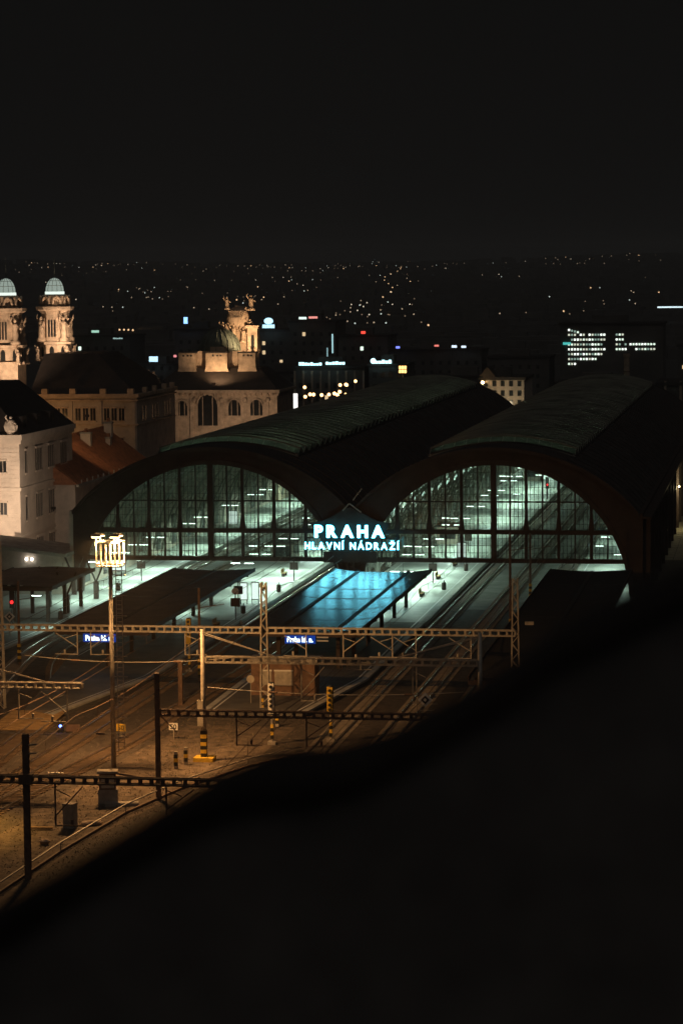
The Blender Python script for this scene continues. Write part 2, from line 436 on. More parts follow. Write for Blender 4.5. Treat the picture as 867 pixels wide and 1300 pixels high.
# roof shells
LH = 9.2
def shell(sgn):
    b = MB(); n = 18; vs = []
    for i in range(n+1):
        x = LH - .3 + (HW-LH+.3)*i/n; z = zroof(x)
        vs += [(sgn*x, -.5, z), (sgn*x, LEN+.5, z), (sgn*x*.995, -.5, z-.22), (sgn*x*.995, LEN+.5, z-.22)]
    fs = []
    for i in range(n):
        a = i*4; c = (i+1)*4
        fs += [(a, c, c+1, a+1), (a+2, a+3, c+3, c+2), (a, a+2, c+2, c), (a+1, c+1, c+3, a+3)]
    fs += [(0,1,3,2), (n*4, n*4+2, n*4+3, n*4+1)]
    return b.add(vs, fs)
shells = {s: shell(s).mesh('roof_shell', M_roof) for s in (-1, 1)}
def lining(sgn):
    b = MB(); vs = []
    for i in range(13):
        x = LH - .2 + (HW-LH+.1)*i/12; vs += [(sgn*x, .6, zroof(x)-.3), (sgn*x, LEN-.6, zroof(x)-.3)]
    return b.add(vs, [(i*2, i*2+1, i*2+3, i*2+2) for i in range(12)])
linings = {s: lining(s).mesh('roof_lining', mat('roof_boarding', (.30,.28,.23), .8, .25, .3)) for s in (-1, 1)}
seam = MB()
for i in range(12):
    xa = LH - .3 + (HW-LH+.3)*i/12; xb = LH - .3 + (HW-LH+.3)*(i+1)/12
    seam.bar((xa, 0, zroof(xa)+.06), (xb, 0, zroof(xb)+.06), .14, .14)
seam = seam.mesh('roof_seam', M_roof)
# lanterns
LY0, LY1 = 10.0, LEN-9
def zl(x): return 17.55 + 1.65*(1-(x/9.4)**2)
PL = 4.2
pleat = MB(); n = 12; vs = []
for i in range(n+1):
    x = -9.4 + 18.8*i/n; vs += [(x, 0, zl(x)-.30), (x, PL/2, zl(x)+.62), (x, PL, zl(x)-.30)]
fs = []
for i in range(n): fs += [(i*3, i*3+3, i*3+4, i*3+1), (i*3+1, i*3+4, i*3+5, i*3+2)]
fs += [(0,1,2), (n*3, n*3+2, n*3+1)]
pleat_me = pleat.add(vs, fs).mesh('skylight_ridge', M_wired)
M_zinc = mat('lantern_rib_zinc', (.27,.26,.21), .6, .4, .15)
pr = MB()
for i in range(10):
    xa, xb = -9.5 + 19*i/10, -9.5 + 19*(i+1)/10
    pr.bar((xa, PL/2, zl(xa)+.66), (xb, PL/2, zl(xb)+.66), .5, .2); pr.bar((xa, 0, zl(xa)-.27), (xb, 0, zl(xb)-.27), .34, .1)
for i in range(13):
    x = -9.4 + 18.8*i/12; pr.bar((x, 0, zl(x)-.26), (x, PL/2, zl(x)+.66), .09); pr.bar((x, PL, zl(x)-.26), (x, PL/2, zl(x)+.66), .09)
pr_me = pr.mesh('ridge_bars', M_zinc)
louv = MB(); y = LY0
while y < LY1:
    for s_ in (-1, 1):
        louv.box(s_*9.25-.07, s_*9.25+.07, y-.16, y+.16, 17.05, 17.55)
    y += .9
louv_me = louv.mesh('louvre_screen', M_galv)
front = MB()
for i in range(16):
    xa, xb = -9.4 + 18.8*i/16, -9.4 + 18.8*(i+1)/16
    front.prismy([(xa, zroof(xa)-.2), (xb, zroof(xb)-.2), (xb, zl(xb)), (xa, zl(xa))], LY0-.1, LY0+.1)
front_me = front.mesh('lantern_front', M_roof)
vis = MB()                                 # projecting slatted hood over the gable
for i in range(40):
    xa = -9.3 + 18.6*i/40; vis.box(xa, xa+.28, LY0-6, LY0-.1, zl(xa+.14)-.12-.5, zl(xa+.14)-.5)
vis_me = vis.mesh('slatted_hood', M_galv)
for hi_, hc in enumerate(HC):
    for s_ in (-1, 1):
        sh = link('roof_shell', shells[s_], shed, (hc, 0, 0))
        link('roof_lining', linings[s_], sh)
        if s_ == 1:
            for j in range(44): link('roof_seam', seam, sh, (0, 2 + j*5.2, 0))
    # flat strip of roof over the front bay, ahead of the lantern
    fb = MB(); rb_ = MB()
    for i in range(14):
        xa, xb = -9.0 + 18*i/14, -9.0 + 18*(i+1)/14
        fb.prismy([(xa, zroof(xa)-.2), (xb, zroof(xb)-.2), (xb, zroof(xb)), (xa, zroof(xa))], -.45, LY0-.12)
        rb_.prismy([(xa, zroof(xa)-.2), (xb, zroof(xb)-.2), (xb, zroof(xb)), (xa, zroof(xa))], LY1, LEN+.45)
    fb.build('front_roof_bay', M_roof, shed, loc=(hc, 0, 0)); rb_.build('rear_roof_bay', M_roof, shed, loc=(hc, 0, 0))
    ln = MB().box(-9.55, -9.1, LY0, LY1, 17.2, 17.45).build('lantern_sill', M_steel, shed, loc=(hc, 0, 0)); MB().box(9.1, 9.55, LY0, LY1, 17.2, 17.45).build('lantern_sill', M_steel, shed, loc=(hc, 0, 0))
    for j in range(int((LY1-LY0)/PL)):
        o = link('skylight_ridge', pleat_me, shed, (hc, LY0 + j*PL, 0)); link('ridge_bars', pr_me, o)
    stuff(link('louvre_screen', louv_me, ln)); link('lantern_front', front_me, ln)
# side walls, valley gutter, columns
def wall_with_openings(x0, x1, y0, y1, z0, z1): return MB().box(x0, x1, y0, y1, z0, z1)
wl = MB().box(HC[0]-HW-.5, HC[0]-HW, -.5, LEN, 0, 10.9).build('side_wall', M_stucco2, shed)
for j in range(22):
    MB().box(-.05,.05,-1.5,1.5,0,4.4).build('wall_opening', M_win, wl, loc=(HC[0]-HW+.02, 6+j*10.2, 1.0))
wr = MB().box(HC[1]+HW, HC[1]+HW+.5, -.5, LEN, 0, 10.9).build('side_wall', M_steel, shed)
butt = MB().box(0, .9, -.35, .35, 0, 10.2).mesh('buttress', M_steel)
for j in range(22): link('buttress', butt, wr, (HC[1]+HW+.5, 1+j*10.5, 0))
MB().box(HC[1]+HW-.1, HC[1]+HW+1.6, -.6, LEN, 10.2, 10.5).build('eave', M_steel, wr)
midx = (HC[0]+HC[1])/2
MB().box(midx-.7, midx+.7, -.4, LEN, 10.3, 10.7).build('valley_gutter', M_gutter, shed)
colm = MB(); colm.lathe([(.42,.5),(.42,.9),(.22,1.1),(.2,9.2),(.45,9.9),(.5,10.35)], 8)
colm = colm.mesh('hall_column', M_steel2)
for j in range(1, 22): link('hall_column', colm, shed, (midx, j*10.5, 0))
# lattice arch ribs under the roof
rib = MB(); n = 26
for i in range(n):
    t0, t1 = math.pi*(.03+.94*i/n), math.pi*(.03+.94*(i+1)/n)
    P = lambda t, r: (17.6*r*math.cos(t), 0, 18.2*r*math.sin(t))
    rib.bar(P(t0,1), P(t1,1), .26, .2); rib.bar(P(t0,.93), P(t1,.93), .26, .2)
    rib.bar(P(t0,1), P(t1,.93), .1) if i % 2 else rib.bar(P(t0,.93), P(t1,1), .1)
    rib.bar(P(t0,1), P(t0,.93), .1)
rib_me = rib.mesh('arch_rib', M_steel2)
purl = MB(); 
for k in (10.5, 12.5, 14.5, 16.3): 
    for s_ in (-1, 1): purl.box(s_*k-.12, s_*k+.12, .6, LEN-.6, zroof(k)-.75, zroof(k)-.45)
for hc in HC:
    for j in range(1, 22): link('arch_rib', rib_me, shed, (hc, j*10.5, 0))
    for k in (10.5, 12.5, 14.5, 16.3):
        for s_ in (-1, 1): MB().box(s_*k-.12, s_*k+.12, .6, LEN-.6, zroof(k)-.75, zroof(k)-.45).build('purlin', M_steel2, shed, loc=(hc,0,0))
# middle pylon below the sign
py = thing('sign_pylon', 'dark lattice pylon holding the neon station sign between the arches', 'pylon', (midx, YF-1.4, 0))
for s_ in (-1, 1):
    MB().bar((s_*1.0, 0, .5), (s_*2.3, 0, 6.0), .32).build('leg', M_steel, py)
    MB().bar((s_*.4, 0, .5), (s_*.4, 0, 6.0), .22).build('leg', M_steel, py)
for k in range(4):
    MB().bar((-1.2-.3*k, -.02, .8+1.3*k), (1.2+.3*k, -.02, 2.0+1.3*k), .12).build('brace', M_steel, py)
    MB().bar((1.2+.3*k, .02, .8+1.3*k), (-1.2-.3*k, .02, 2.0+1.3*k), .12).build('brace', M_steel, py)
MB().box(-3.4, 3.4, -.15, .15, 4.6, 6.0).build('panel', M_steel, py)
MB().prismy([(-2.6,6.0),(2.6,6.0),(5.2,9.6),(3.6,9.8),(0,11.6),(-3.6,9.8),(-5.2,9.6)], .1, .35).build('backing_plate', M_steel, py)
# roof valley struts; pale steel stands for the sign's light on them
MB().bar((0,-.3,12.1), (-.85,-.3,11.2), .16).build('valley_strut', M_galv, py)
MB().bar((0,-.3,12.1), (1.5,-.3,11.0), .16).build('valley_strut', M_galv, py)
MB().bar((.45,-.3,12.5), (1.6,-.3,14.0), .14).build('valley_strut', M_galv, py)

# ------------------------------------------------------------------ neon sign
sg = thing('station_sign', 'glowing white and cyan neon letters PRAHA HLAVNÍ NÁDRAŽÍ between the arches', 'neon sign', (midx, YF-2.3, 0))
def sign_row(text, x0, x1, z, size, off):
    adv = []; ms = []
    for ch in text:
        if ch == ' ': ms.append(None); adv.append(size*.45); continue
        me = text_mesh(ch, size, M_neon, .05, off, 'LEFT'); xsv = [v.co.x for v in me.vertices]
        ms.append((me, min(xsv), max(xsv), ch)); adv.append(max(xsv)-min(xsv) + size*.24)
    tot = sum(adv) - size*.24; k = (x1-x0)/tot; x = x0
    for q, a in zip(ms, adv):
        if q:
            me, mn, mx, ch = q
            o = link('letter', me, sg, (x - mn*k, 0, z)); o.rotation_euler = (R(90),0,0); o.scale = (k, 1.0, 1)
            me2 = text_mesh(ch, size, M_halo, .04, off + .05, 'LEFT')  # wider cyan copy behind the letter imitates its halo
            e = link('halo_edge', me2, o, (0, 0, -.12))
        x += a*k
sign_row('PRAHA', -4.35, 4.5, 7.92, 2.05, .085)
sign_row('HLAVNÍ NÁDRAŽÍ', -5.6, 6.35, 6.36, 1.26, .012)
for z in (7.75, 6.25): MB().box(-5.6, 6.3, .25, .4, z-.06, z+.06).build('mounting_rail', M_steel, sg)

# ------------------------------------------------------------------ platform canopies
def corrugated(w_, l_, amp=.03, per=1.5):
    b = MB(); n = int(l_/per)*2; vs = []
    for i in range(n+1):
        z = amp if i % 2 else -amp
        vs += [(-w_/2, l_*i/n, z), (w_/2, l_*i/n, z)]
    return b.add(vs, [(i*2, i*2+1, i*2+3, i*2+2) for i in range(n)])
def canopy(label, strips, y0, y1, z, mt, colx, gut, lamps=True, ncol=6, seg=6):
    cx = (strips[0][0] + strips[-1][1]) / 2
    root = thing('platform_canopy', label, 'canopy', (cx, y0, .5), group='platform canopies')
    L = (y1-y0)/seg
    for (xa, xb, za, zb) in strips:
        wd = math.hypot(xb-xa, zb-za); me = corrugated(wd, L-.04).mesh('roof_panel', mt, True)
        for j in range(seg):
            o = link('roof_panel', me, root, ((xa+xb)/2-cx, j*L+.02, z+(za+zb)/2-.5)); o.rotation_euler = (0, -math.atan2(zb-za, xb-xa), 0)
    for gx in gut: MB().box(gx-.24-cx, gx+.24-cx, 0, y1-y0, z-.62, z-.42).build('gutter', M_gutter, root)
    xa, xb = strips[0][0]-cx, strips[-1][1]-cx
    for s_, x in ((-1, xa), (1, xb)):
        zz = strips[0][2] if s_ < 0 else strips[-1][3]
        MB().box(x-.06, x+.06, 0, y1-y0, z+zz-.85, z+zz-.4).build('fascia', M_steel, root)
    MB().box(xa, xb, -.06, .06, z-1.0, z-.62).build('fascia', M_steel, root)
    cm = MB().box(-.2,.2,-.2,.2,0,z-.8).mesh('column', M_steel)
    rm = MB().box(xa+.3, xb-.3, -.12, .12, z-1.0, z-.72).mesh('rafter', M_steel)
    for j in range(ncol):
        y = 2.5 + (y1-y0-5)*j/(ncol-1)
        for x in colx: link('column', cm, root, (x-cx, y, 0))
        link('rafter', rm, root, (0, y, 0))
    return root
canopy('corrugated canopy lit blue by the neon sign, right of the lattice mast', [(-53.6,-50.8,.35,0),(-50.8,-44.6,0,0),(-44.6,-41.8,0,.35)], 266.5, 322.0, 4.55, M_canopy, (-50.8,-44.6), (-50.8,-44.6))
canopy('long dark canopy roof in front of the left arch', [(-73.7,-68.7,.25,0),(-68.7,-63.7,0,.25)], 266.0, 322.0, 4.55, M_canopyd, (-68.7,), (-68.7,))
canopy('black unlit canopy on the rightmost platform', [(-27.4,-22.4,.25,0),(-22.4,-17.6,0,.25)], 236.0, 324.0, 4.6, M_canopy_unlit, (-22.4,), (-22.4,), ncol=8)
canopy('short dark canopy roof below the cream building at left', [(-93.8,-88.2,.0,.25),(-88.2,-83.4,.25,0)], 300.0, 320.0, 4.9, M_canopyd, (-88.6,-84.6), (-88.2,), ncol=3, seg=3)

# lamps under canopies and in the halls
lamp_h = MB().box(-.12,.12,-.12,.12,.08,.16).box(-.78,.78,-.13,.13,.0,.09).mesh('housing', M_galv)
lamp_t = MB().box(-.56,.56,-.06,.06,-.075,-.004).mesh('tube', M_tube)
lamp_r = MB().box(-.7,-.67,-.015,.015,.09,1.2).mesh('hanger', M_steel)
def lamp(x, y, z, label, group, power=250, lx=0):
    t = thing('platform_lamp', label, 'lamp', (x, y, z), 0, group)
    link('housing', lamp_h, t); link('tube', lamp_t, t); link('hanger', lamp_r, t)
    if power:
        o = bpy.data.objects.new('tube_light', tube_light(power)); col.objects.link(o); o.parent = t; o.location = (lx, 0, -.09)
    return t
TL = {}
def tube_light(p):
    if p not in TL:
        l = bpy.data.lights.new('tube_light', 'AREA'); l.shape = 'RECTANGLE'; l.size = 1.2; l.size_y = .3; l.energy = p; l.color = (.68, 1.0, .82); TL[p] = l
    return TL[p]
for j in range(22):
    y = 338.2 + 10.2*j
    if j in (3, 6, 8, 11, 14, 17): continue
    for x in (-47.1, -45.4): lamp(x, y, 5.0, 'white tube lamp hung over the platform inside the right arch', 'tube lamps over the middle platform', 980 if x == -47.1 else 0, .85)
    if j % 4 == 0: lamp(-48.4, y+10.6, 5.0, 'single tube lamp left of the lamp pairs inside the right arch', 'single lamps over the middle platform')
    if j > 8 and j % 2: lamp(-42.2, y+3, 5.0, 'tube lamp near the platform kerb deep inside the right arch', 'kerb lamps over the middle platform')
    for x in (-66.8, -65.2): lamp(x, y-.8, 5.0, 'white tube lamp hung over the platform inside the left arch', 'tube lamps inside the left arch', 980 if x == -66.8 else 0, .8)
    if j < 20:
        for x in (-85.5, -84.0): lamp(x, y-.2, 5.0, 'white tube lamp over the leftmost platform inside the left arch', 'tube lamps along the left hall wall', 900 if x == -85.5 else 0, .75)
    if j % 4 == 0: lamp(-69.0, y+9.5, 5.0, 'single tube lamp left of the lamp pairs inside the left arch', 'single lamps inside the left arch')
    if j < 14: lamp(-23.3, 350.8+j*12, 5.0, 'white tube lamp over the rightmost platform inside the right arch', 'tube lamps over the right platform', 420)
lamp(-20.2, 340, 5.0, 'tube lamp just right of the right arch foot', 'tube lamps over the right platform')
for x in (-67.2, -65.5): lamp(x, 327.4, 4.9, 'white tube lamp between the dark canopy end and the left arch', 'lamps before the left arch')
for x in (-85.6, -84.3): lamp(x, 327.4, 4.9, 'white tube lamp before the left arch foot', 'lamps before the left arch foot')
for x, y in ((-87.3, 321.6), (-85.6, 321.6), (-84.6, 297.7)): lamp(x, y, 4.2, 'white tube lamp at the short canopy below the cream building', 'lamps at the short canopy')
for x in (-47.1, -45.4): lamp(x, 327.6, 4.0, 'white tube lamp before the right arch above the blue canopy end', 'lamps before the right arch')
for y in (312,): lamp(-70.8, y, 3.4, 'tube lamp under the long dark canopy', 'lamps under the dark canopy')
for y in (312,): lamp(-47.7, y, 3.4, 'tube lamp under the blue lit canopy', 'lamps under the blue canopy')

# ------------------------------------------------------------------ catenary masts and gantries
def lattice_mast(parent, x, y, h, wd=.75, mt=None, name='lattice_mast', taper=.55):
    mt = mt or M_galv; b = MB(); n = int(h/.75)
    P = lambda sx, sy, t: Vector((x + sx*wd/2*(1-(1-taper)*t), y + sy*wd/2*.6*(1-(1-taper)*t), h*t))
    for sx in (-1,1):
        for sy in (-1,1): b.bar(P(sx,sy,0), P(sx,sy,1), .11)
    for i in range(n):
        t0, t1 = i/n, (i+1)/n; s_ = 1 if i % 2 else -1
        for sy in (-1,1): b.bar(P(-s_,sy,t0), P(s_,sy,t1), .06)
        for sx in (-1,1): b.bar(P(sx,-s_,t0), P(sx,s_,t1), .05)
    return b.build(name, mt, parent)
def tube_mast(parent, x, y, h, r=.17, mt=None):
    b = MB(); b.tube([(x,y,0),(x,y,h*.5),(x,y,h)], r, 10, r*.8)
    return b.build('mast', mt or M_galv, parent, True)
def truss(parent, x0, x1, y, z, ht=.5, dp=.45, mt=None, pitch=.75):
    b = MB(); n = max(2, int((x1-x0)/pitch)); mt = mt or M_galv
    for yy in (y-dp/2, y+dp/2):
        for zz in (z-ht/2, z+ht/2): b.bar((x0,yy,zz), (x1,yy,zz), .12)
        for i in range(n+1):
            x = x0+(x1-x0)*i/n; b.bar((x,yy,z-ht/2), (x,yy,z+ht/2), .16, .07)
    for i in range(n):
        xa, xb = x0+(x1-x0)*i/n, x0+(x1-x0)*(i+1)/n; s_ = 1 if i % 2 else -1
        for zz in (z-ht/2, z+ht/2): b.bar((xa,y-s_*dp/2,zz), (xb,y+s_*dp/2,zz), .06)
    return b.build('truss_beam', mt, parent)
def bracket_arm(parent, x, y, ztop, drop, s_, mt=None):
    b = MB(); zb = ztop-drop
    b.bar((x,y,ztop), (x,y,zb), .10)
    b.bar((x,y,zb+.7), (x+s_*2.0,y-.3,ztop-.2), .08)
    b.bar((x,y,zb+.05), (x+s_*2.1,y-.3,zb+.12), .08)
    b.bar((x,y,zb+drop*.85), (x+s_*1.1,y-.15,zb+drop*.70), .06)
    b.lathe([(.03,-.2),(.11,-.16),(.11,.16),(.03,.2)], 8, x+s_*1.2, y-.18)
    n = len(b.v)
    for i in range(n-32, n): v = b.v[i]; b.v[i] = (v[0], v[1], v[2]+zb+.35)
    return b.build('wire_bracket', mt or M_galv, parent)
GR = 'overhead line gantries'
def stripes(parent, x, y, z0, z1, wd):
    n = int((z1-z0)/.32)
    for i in range(n):
        MB().box(x-wd/2, x+wd/2, y-wd/2, y+wd/2, z0+i*.32, z0+(i+1)*.32-.004).build('warning_stripe', M_yellow if i % 2 else M_black, parent)

g = thing('catenary_gantry', 'long upper lattice gantry spanning all tracks in front of the canopies', 'gantry', (0,243.5,0), group=GR)
for x, h in ((-72.9, 16.5), (-47.35, 12.3), (-23.9, 12.9)): lattice_mast(g, x, 0, h, .8)
truss(g, -72.8, -47.7, 0, 7.8); truss(g, -47.0, -23.9, 0, 7.8)
for x, s_, d in ((-65.3,-1,2.3), (-64.0,1,2.3), (-54.9,1,2.2), (-43.4,-1,2.2), (-39.9,1,2.4), (-35.3,-1,2.2), (-33.1,-1,2.2), (-28.0,-1,2.2)): bracket_arm(g, x, 0, 7.55, d, s_)
stripes(g, -47.6, 0, .1, 1.7, .26)
MB().box(-23.0,-22.2,-.2,.2,8.6,8.9).build('mast_arm', M_galv, g)

g = thing('catenary_gantry', 'brightly lit lower gantry with sloping stays right of the yellow tube mast', 'gantry', (0,218.6,0), group=GR)
tube_mast(g, -47.8, 0, 11.2, .23); tube_mast(g, -24.4, 0, 11.2, .23)
truss(g, -47.5, -24.6, 0, 8.65, .48)
for z in (10.9, 10.75): MB().tube([(-47.6,-.12,z), (-41.6,-.12,8.95)], .05).build('stay', M_galv, g)
for z in (10.9, 10.75): MB().tube([(-24.6,-.12,z), (-31.5,-.12,8.95)], .05).build('stay', M_galv, g)
bracket_arm(g, -39.4, 0, 8.4, 3.2, 1); bracket_arm(g, -30.0, 0, 8.4, 3.3, 1); bracket_arm(g, -35.5, 0, 11.2-2.4, 0.9, 1)
stripes(g, -47.8, 0, .35, 2.6, .50)
MB().box(-48.6,-46.9,-.75,.75,0,.35).build('footing', M_yellow, g)
MB().box(-48.25,-47.75,-.42,-.22,3.0,5.2).build('switch_box', M_galv, g)

g = thing('catenary_gantry', 'short pale cantilever gantry reaching in from the left edge', 'gantry', (0,205,0), group=GR)
tube_mast(g, -62.6, 0, 10.4, .22); truss(g, -62.4, -54.7, 0, 8.35, .42)
MB().tube([(-62.5,-.1,9.9), (-57.4,-.1,8.6)], .06).build('stay', M_galv, g)
bracket_arm(g, -59.9, 0, 8.1, 2.5, 1); bracket_arm(g, -55.9, 0, 8.1, 2.7, -1)

g = thing('catenary_gantry', 'dark gantry crossing behind the signals, on a plain dark mast', 'gantry', (0,201.7,0), group=GR)
MB().box(-47.95,-47.6,-.18,.18,0,10.0).build('mast', M_rust, g); truss(g, -47.6, -24, 0, 6.9, .42, mt=M_rust)
for x, s_ in ((-41.5,1), (-36,1)): bracket_arm(g, x, 0, 6.7, 2.3, s_, M_rust)
MB().tube([(-47.8,-.2,7.0), (-46.2,-.2,5.4)], .05).build('stay', M_rust, g)

g = thing('catenary_gantry', 'nearest black gantry crossing the lower left corner', 'gantry', (0,173.6,0), group=GR)
MB().box(-50.5,-50.1,-.2,.2,0,10.0).build('mast', M_rust, g); truss(g, -66, -50.5, 0, 6.9, .42, mt=M_rust); truss(g, -50.1, -30, 0, 6.9, .42, mt=M_rust)
MB().box(-50.75,-49.85,-.35,.35,6.55,7.25).build('clamp', M_rust, g)
bracket_arm(g, -48.3, 0, 6.7, 3.0, 1, M_rust); bracket_arm(g, -40.6, 0, 6.7, 2.4, 1, M_rust)
for z in (9.2, 8.6): MB().tube([(-50.3,0,z), (-49.5,-.1,z+.12)], .06).build('insulator', M_galv, g)

# mid-yard masts at the platforms
for x, y, h, lab in ((-57.6, 262, 9.5, 'slim mast with striped foot between the two canopies'), (-29.6, 296, 12, 'slim dark mast left of the rightmost platform'),
                     (-30.5, 330, 8.6, 'slim dark post standing before the right arch'), (-79.0, 271, 9, 'slim mast with striped foot near the left edge')):
    t = thing('line_mast', lab, 'mast', (x, y, 0), group='single overhead masts')
    MB().tube([(0,0,0),(0,0,h)], .15, 8, .12).build('mast', M_rust, t); MB().bar((0,0,h-2), (2.6,0,h-1.6), .08).build('arm', M_rust, t)
    stripes(t, 0, 0, .4, 2.6, .34)
# overhead wires
for x, nm in ((-60.5,'left of the yellow tube mast'), (-54.4,'left of the lattice mast'), (-38.9,'over the track right of the blue canopy'), (-33.8,'over the track in the middle of the right arch'), (-28.9,'over the rightmost track'), (-76.4,'over the track left of the dark canopy')):
    b = MB()
    b.tube([(x,150,5.3),(x,243,5.3),(x,332,5.0)], .028, 4)
    t = thing('overhead_wire', 'thin overhead wire ' + nm, 'wire', group='overhead wires')
    b.build('contact_wire', M_rust, t)
    pts = []
    for a, c in ((150,201.7),(201.7,243.5),(243.5,290),(290,332)):
        for i in range(6): q = i/6; pts.append((x, a+(c-a)*q, 6.5 - .7*4*q*(1-q)))
    MB().tube(pts, .035, 4).build('carrier_wire', M_rust, t)
    dr = MB()
    for p in pts[1::2]: dr.bar(p, (p[0], p[1], 5.3), .03)
    stuff(dr.build('dropper_wire', M_rust, t))

for (y, z, xa, xb, lab) in ((218.6, 6.3, -47.6, -24.6, 'under the brightly lit lower gantry'), (201.7, 5.5, -66, -47.8, 'left of the plain dark mast'), (173.6, 5.0, -66, -50.4, 'below the nearest black gantry'), (228, 7.4, -66, -47.5, 'between floodlight mast and tube mast')):
    t = thing('span_wire', 'thin sagging cross wire ' + lab, 'wire', group='cross wires')
    MB().tube([(xa+(xb-xa)*i/8, y, z-.5*4*(i/8)*(1-i/8)) for i in range(9)], .03, 4).build('wire', M_galv, t)
    for q in (.25,.75):
        b = MB(); b.tube([(xa+(xb-xa)*q-.35, y, z-.37), (xa+(xb-xa)*q+.35, y, z-.37)], .09, 6); b.build('insulator', M_rust, t)
# ------------------------------------------------------------------ floodlight tower
t = thing('floodlight_mast', 'tall floodlight mast with glowing white basket and side ladder', 'light mast', (-54.6,214.5,0))
MB().tube([(0,0,0),(0,0,17)], .21, 10, .16).build('mast', M_galv, t, True)
ld = thing
for s_ in (0.45, .95): MB().bar((s_,.0,1.5), (s_,.0,17.2), .06).build('ladder_rail', M_galv, t)
b = MB()
for i in range(44): b.bar((.45,0,1.8+i*.35), (.95,0,1.8+i*.35), .05)
stuff(b.build('ladder_rung', M_galv, t))
for i in range(9): MB().bar((.0,0,2.6+i*1.7), (1.35,-.1,2.6+i*1.7), .07).build('ladder_bracket', M_galv, t)
bk = MB().box(-.98,1.0,-.75,.75,16.9,17.0).build('basket', M_galv, t)
for x in (-.98, -.6, -.2, .2, .6, 1.0):
    for y in (-.75, .75): MB().bar((x,y,16.95), (x,y,19.0), .11).build('baluster', M_glare, bk)
for z in (17.15, 18.95):
    for y in (-.75, .75): MB().bar((-1.0,y,z), (1.02,y,z), .11).build('rail', M_glare, bk)
    for x in (-.98, 1.0): MB().bar((x,-.75,z), (x,.75,z), .11).build('rail', M_glare, bk)
for x in (-1.0, .55):
    for y in (-.7, .7):
        h = MB().box(x-.38, x+.38, y-.2, y+.2, 19.42, 19.62).build('floodlight', M_galv, t)
        MB().box(x-.32, x+.32, y-.16, y+.16, 19.36, 19.416).build('lens', M_sodium, h)
        MB().bar((x,y,19.0), (x,y,19.45), .06).build('stem', M_galv, h)
for (x, y, tx, ty, pw) in ((-1.0,-.7,-8,-12,25000), (.55,-.7,4,-9,36000), (.55,.7,7,14,44000), (-1.0,.7,-6,24,17000)):
    spot(t, (x, y, 19.3), (tx, ty, 0), pw, WARM, 130, .8, .25)
# second, lower lamp mast just left of the frame
t = thing('yard_lamp', 'yellow yard lamp on a pole at the left edge above the switch', 'lamp', (-66.5,193,0))
MB().tube([(0,0,0),(0,0,12)], .12, 8, .09).build('pole', M_galv, t); MB().bar((0,0,12), (1.6,0,12.2), .09).build('arm', M_galv, t)
h = MB().box(1.3,2.1,-.2,.2,12.05,12.25).build('lamp_head', M_galv, t); MB().box(1.36,2.04,-.15,.15,11.98,12.046).build('lens', M_sodium, h)
spot(t, (1.7,0,11.9), (3.2,-4,0), 20000, (1,.50,.08), 80, .7, .2)

# ------------------------------------------------------------------ signals, boards, hut, cabinets
def signal(x, y, h, hh, label, face, n):
    t = thing('rail_signal', label, 'signal', (x,y,0), group='tall light signals')
    MB().tube([(0,0,0),(0,0,h)], .09, 8).build('post', M_galv, t)
    hd = MB().box(-.24,.24,-.12,.14,h-hh,h).lathe([(.24,h-.002),(.2,h+.1)],12).build('head', M_black, t)
    MB().box(-.30,.2,-.19,-.14,h-hh-.05,h+.02).build('backboard', face, t)
    for k in range(n):
        b = MB().tube([(-.03,-.20,h-.3-k*.42),(-.03,-.40,h-.3-k*.42)], .14, 8); b.build('lamp_hood', M_black, hd)
    stripes(t, 0, 0, .5, 2.0, .24)
    MB().box(-.35,.35,-.35,.35,0,.3).build('footing', M_conc, t)
signal(-43.55, 227, 5.4, 2.6, 'tall pale signal beside the lattice mast foot', M_white, 5)
signal(-38.65, 228.7, 4.9, 2.3, 'tall amber lit signal at the edge of the dark trees', M_yellow, 5)  # backboard coloured yellow for the amber light falling on it
signal(-60.0, 268, 5.6, 2.6, 'amber backed signal on a slim post left of the yellow tube mast', M_yellow, 4)
t = thing('line_mast', 'short capped post on the dark platform left of the yellow tube mast', 'post', (-56.2,247,0)); MB().box(-.2,.2,-.2,.2,0,4.2).build('post', M_rust, t); MB().box(-.27,.27,-.27,.27,4.2,4.36).build('cap', M_white, t)
def board(x, y, z, s_, face, txt, label, ph=None):
    t = thing('speed_board', label, 'board', (x,y,0), group='50 speed boards')
    MB().tube([(0,.05,0),(0,.05,z)], .04, 6).build('post', M_galv, t)
    p = MB().box(-s_/2,s_/2,-.03,.03,z-s_*.4,z+s_*.4).build('plate', face, t)
    o = link('digits', text_mesh(txt, s_*.75, M_black, .005, .012), p, (0,-.04,z-s_*.26)); o.rotation_euler = (R(90),0,0)
    return t
board(-57.2, 227.5, 1.15, .8, M_yellow, '50', 'yellow board with black 50 beside the floodlight mast foot')
board(-52.7, 228.5, 1.15, .8, M_white, '50', 'white board with black 50 on the dirt left of the tube mast')
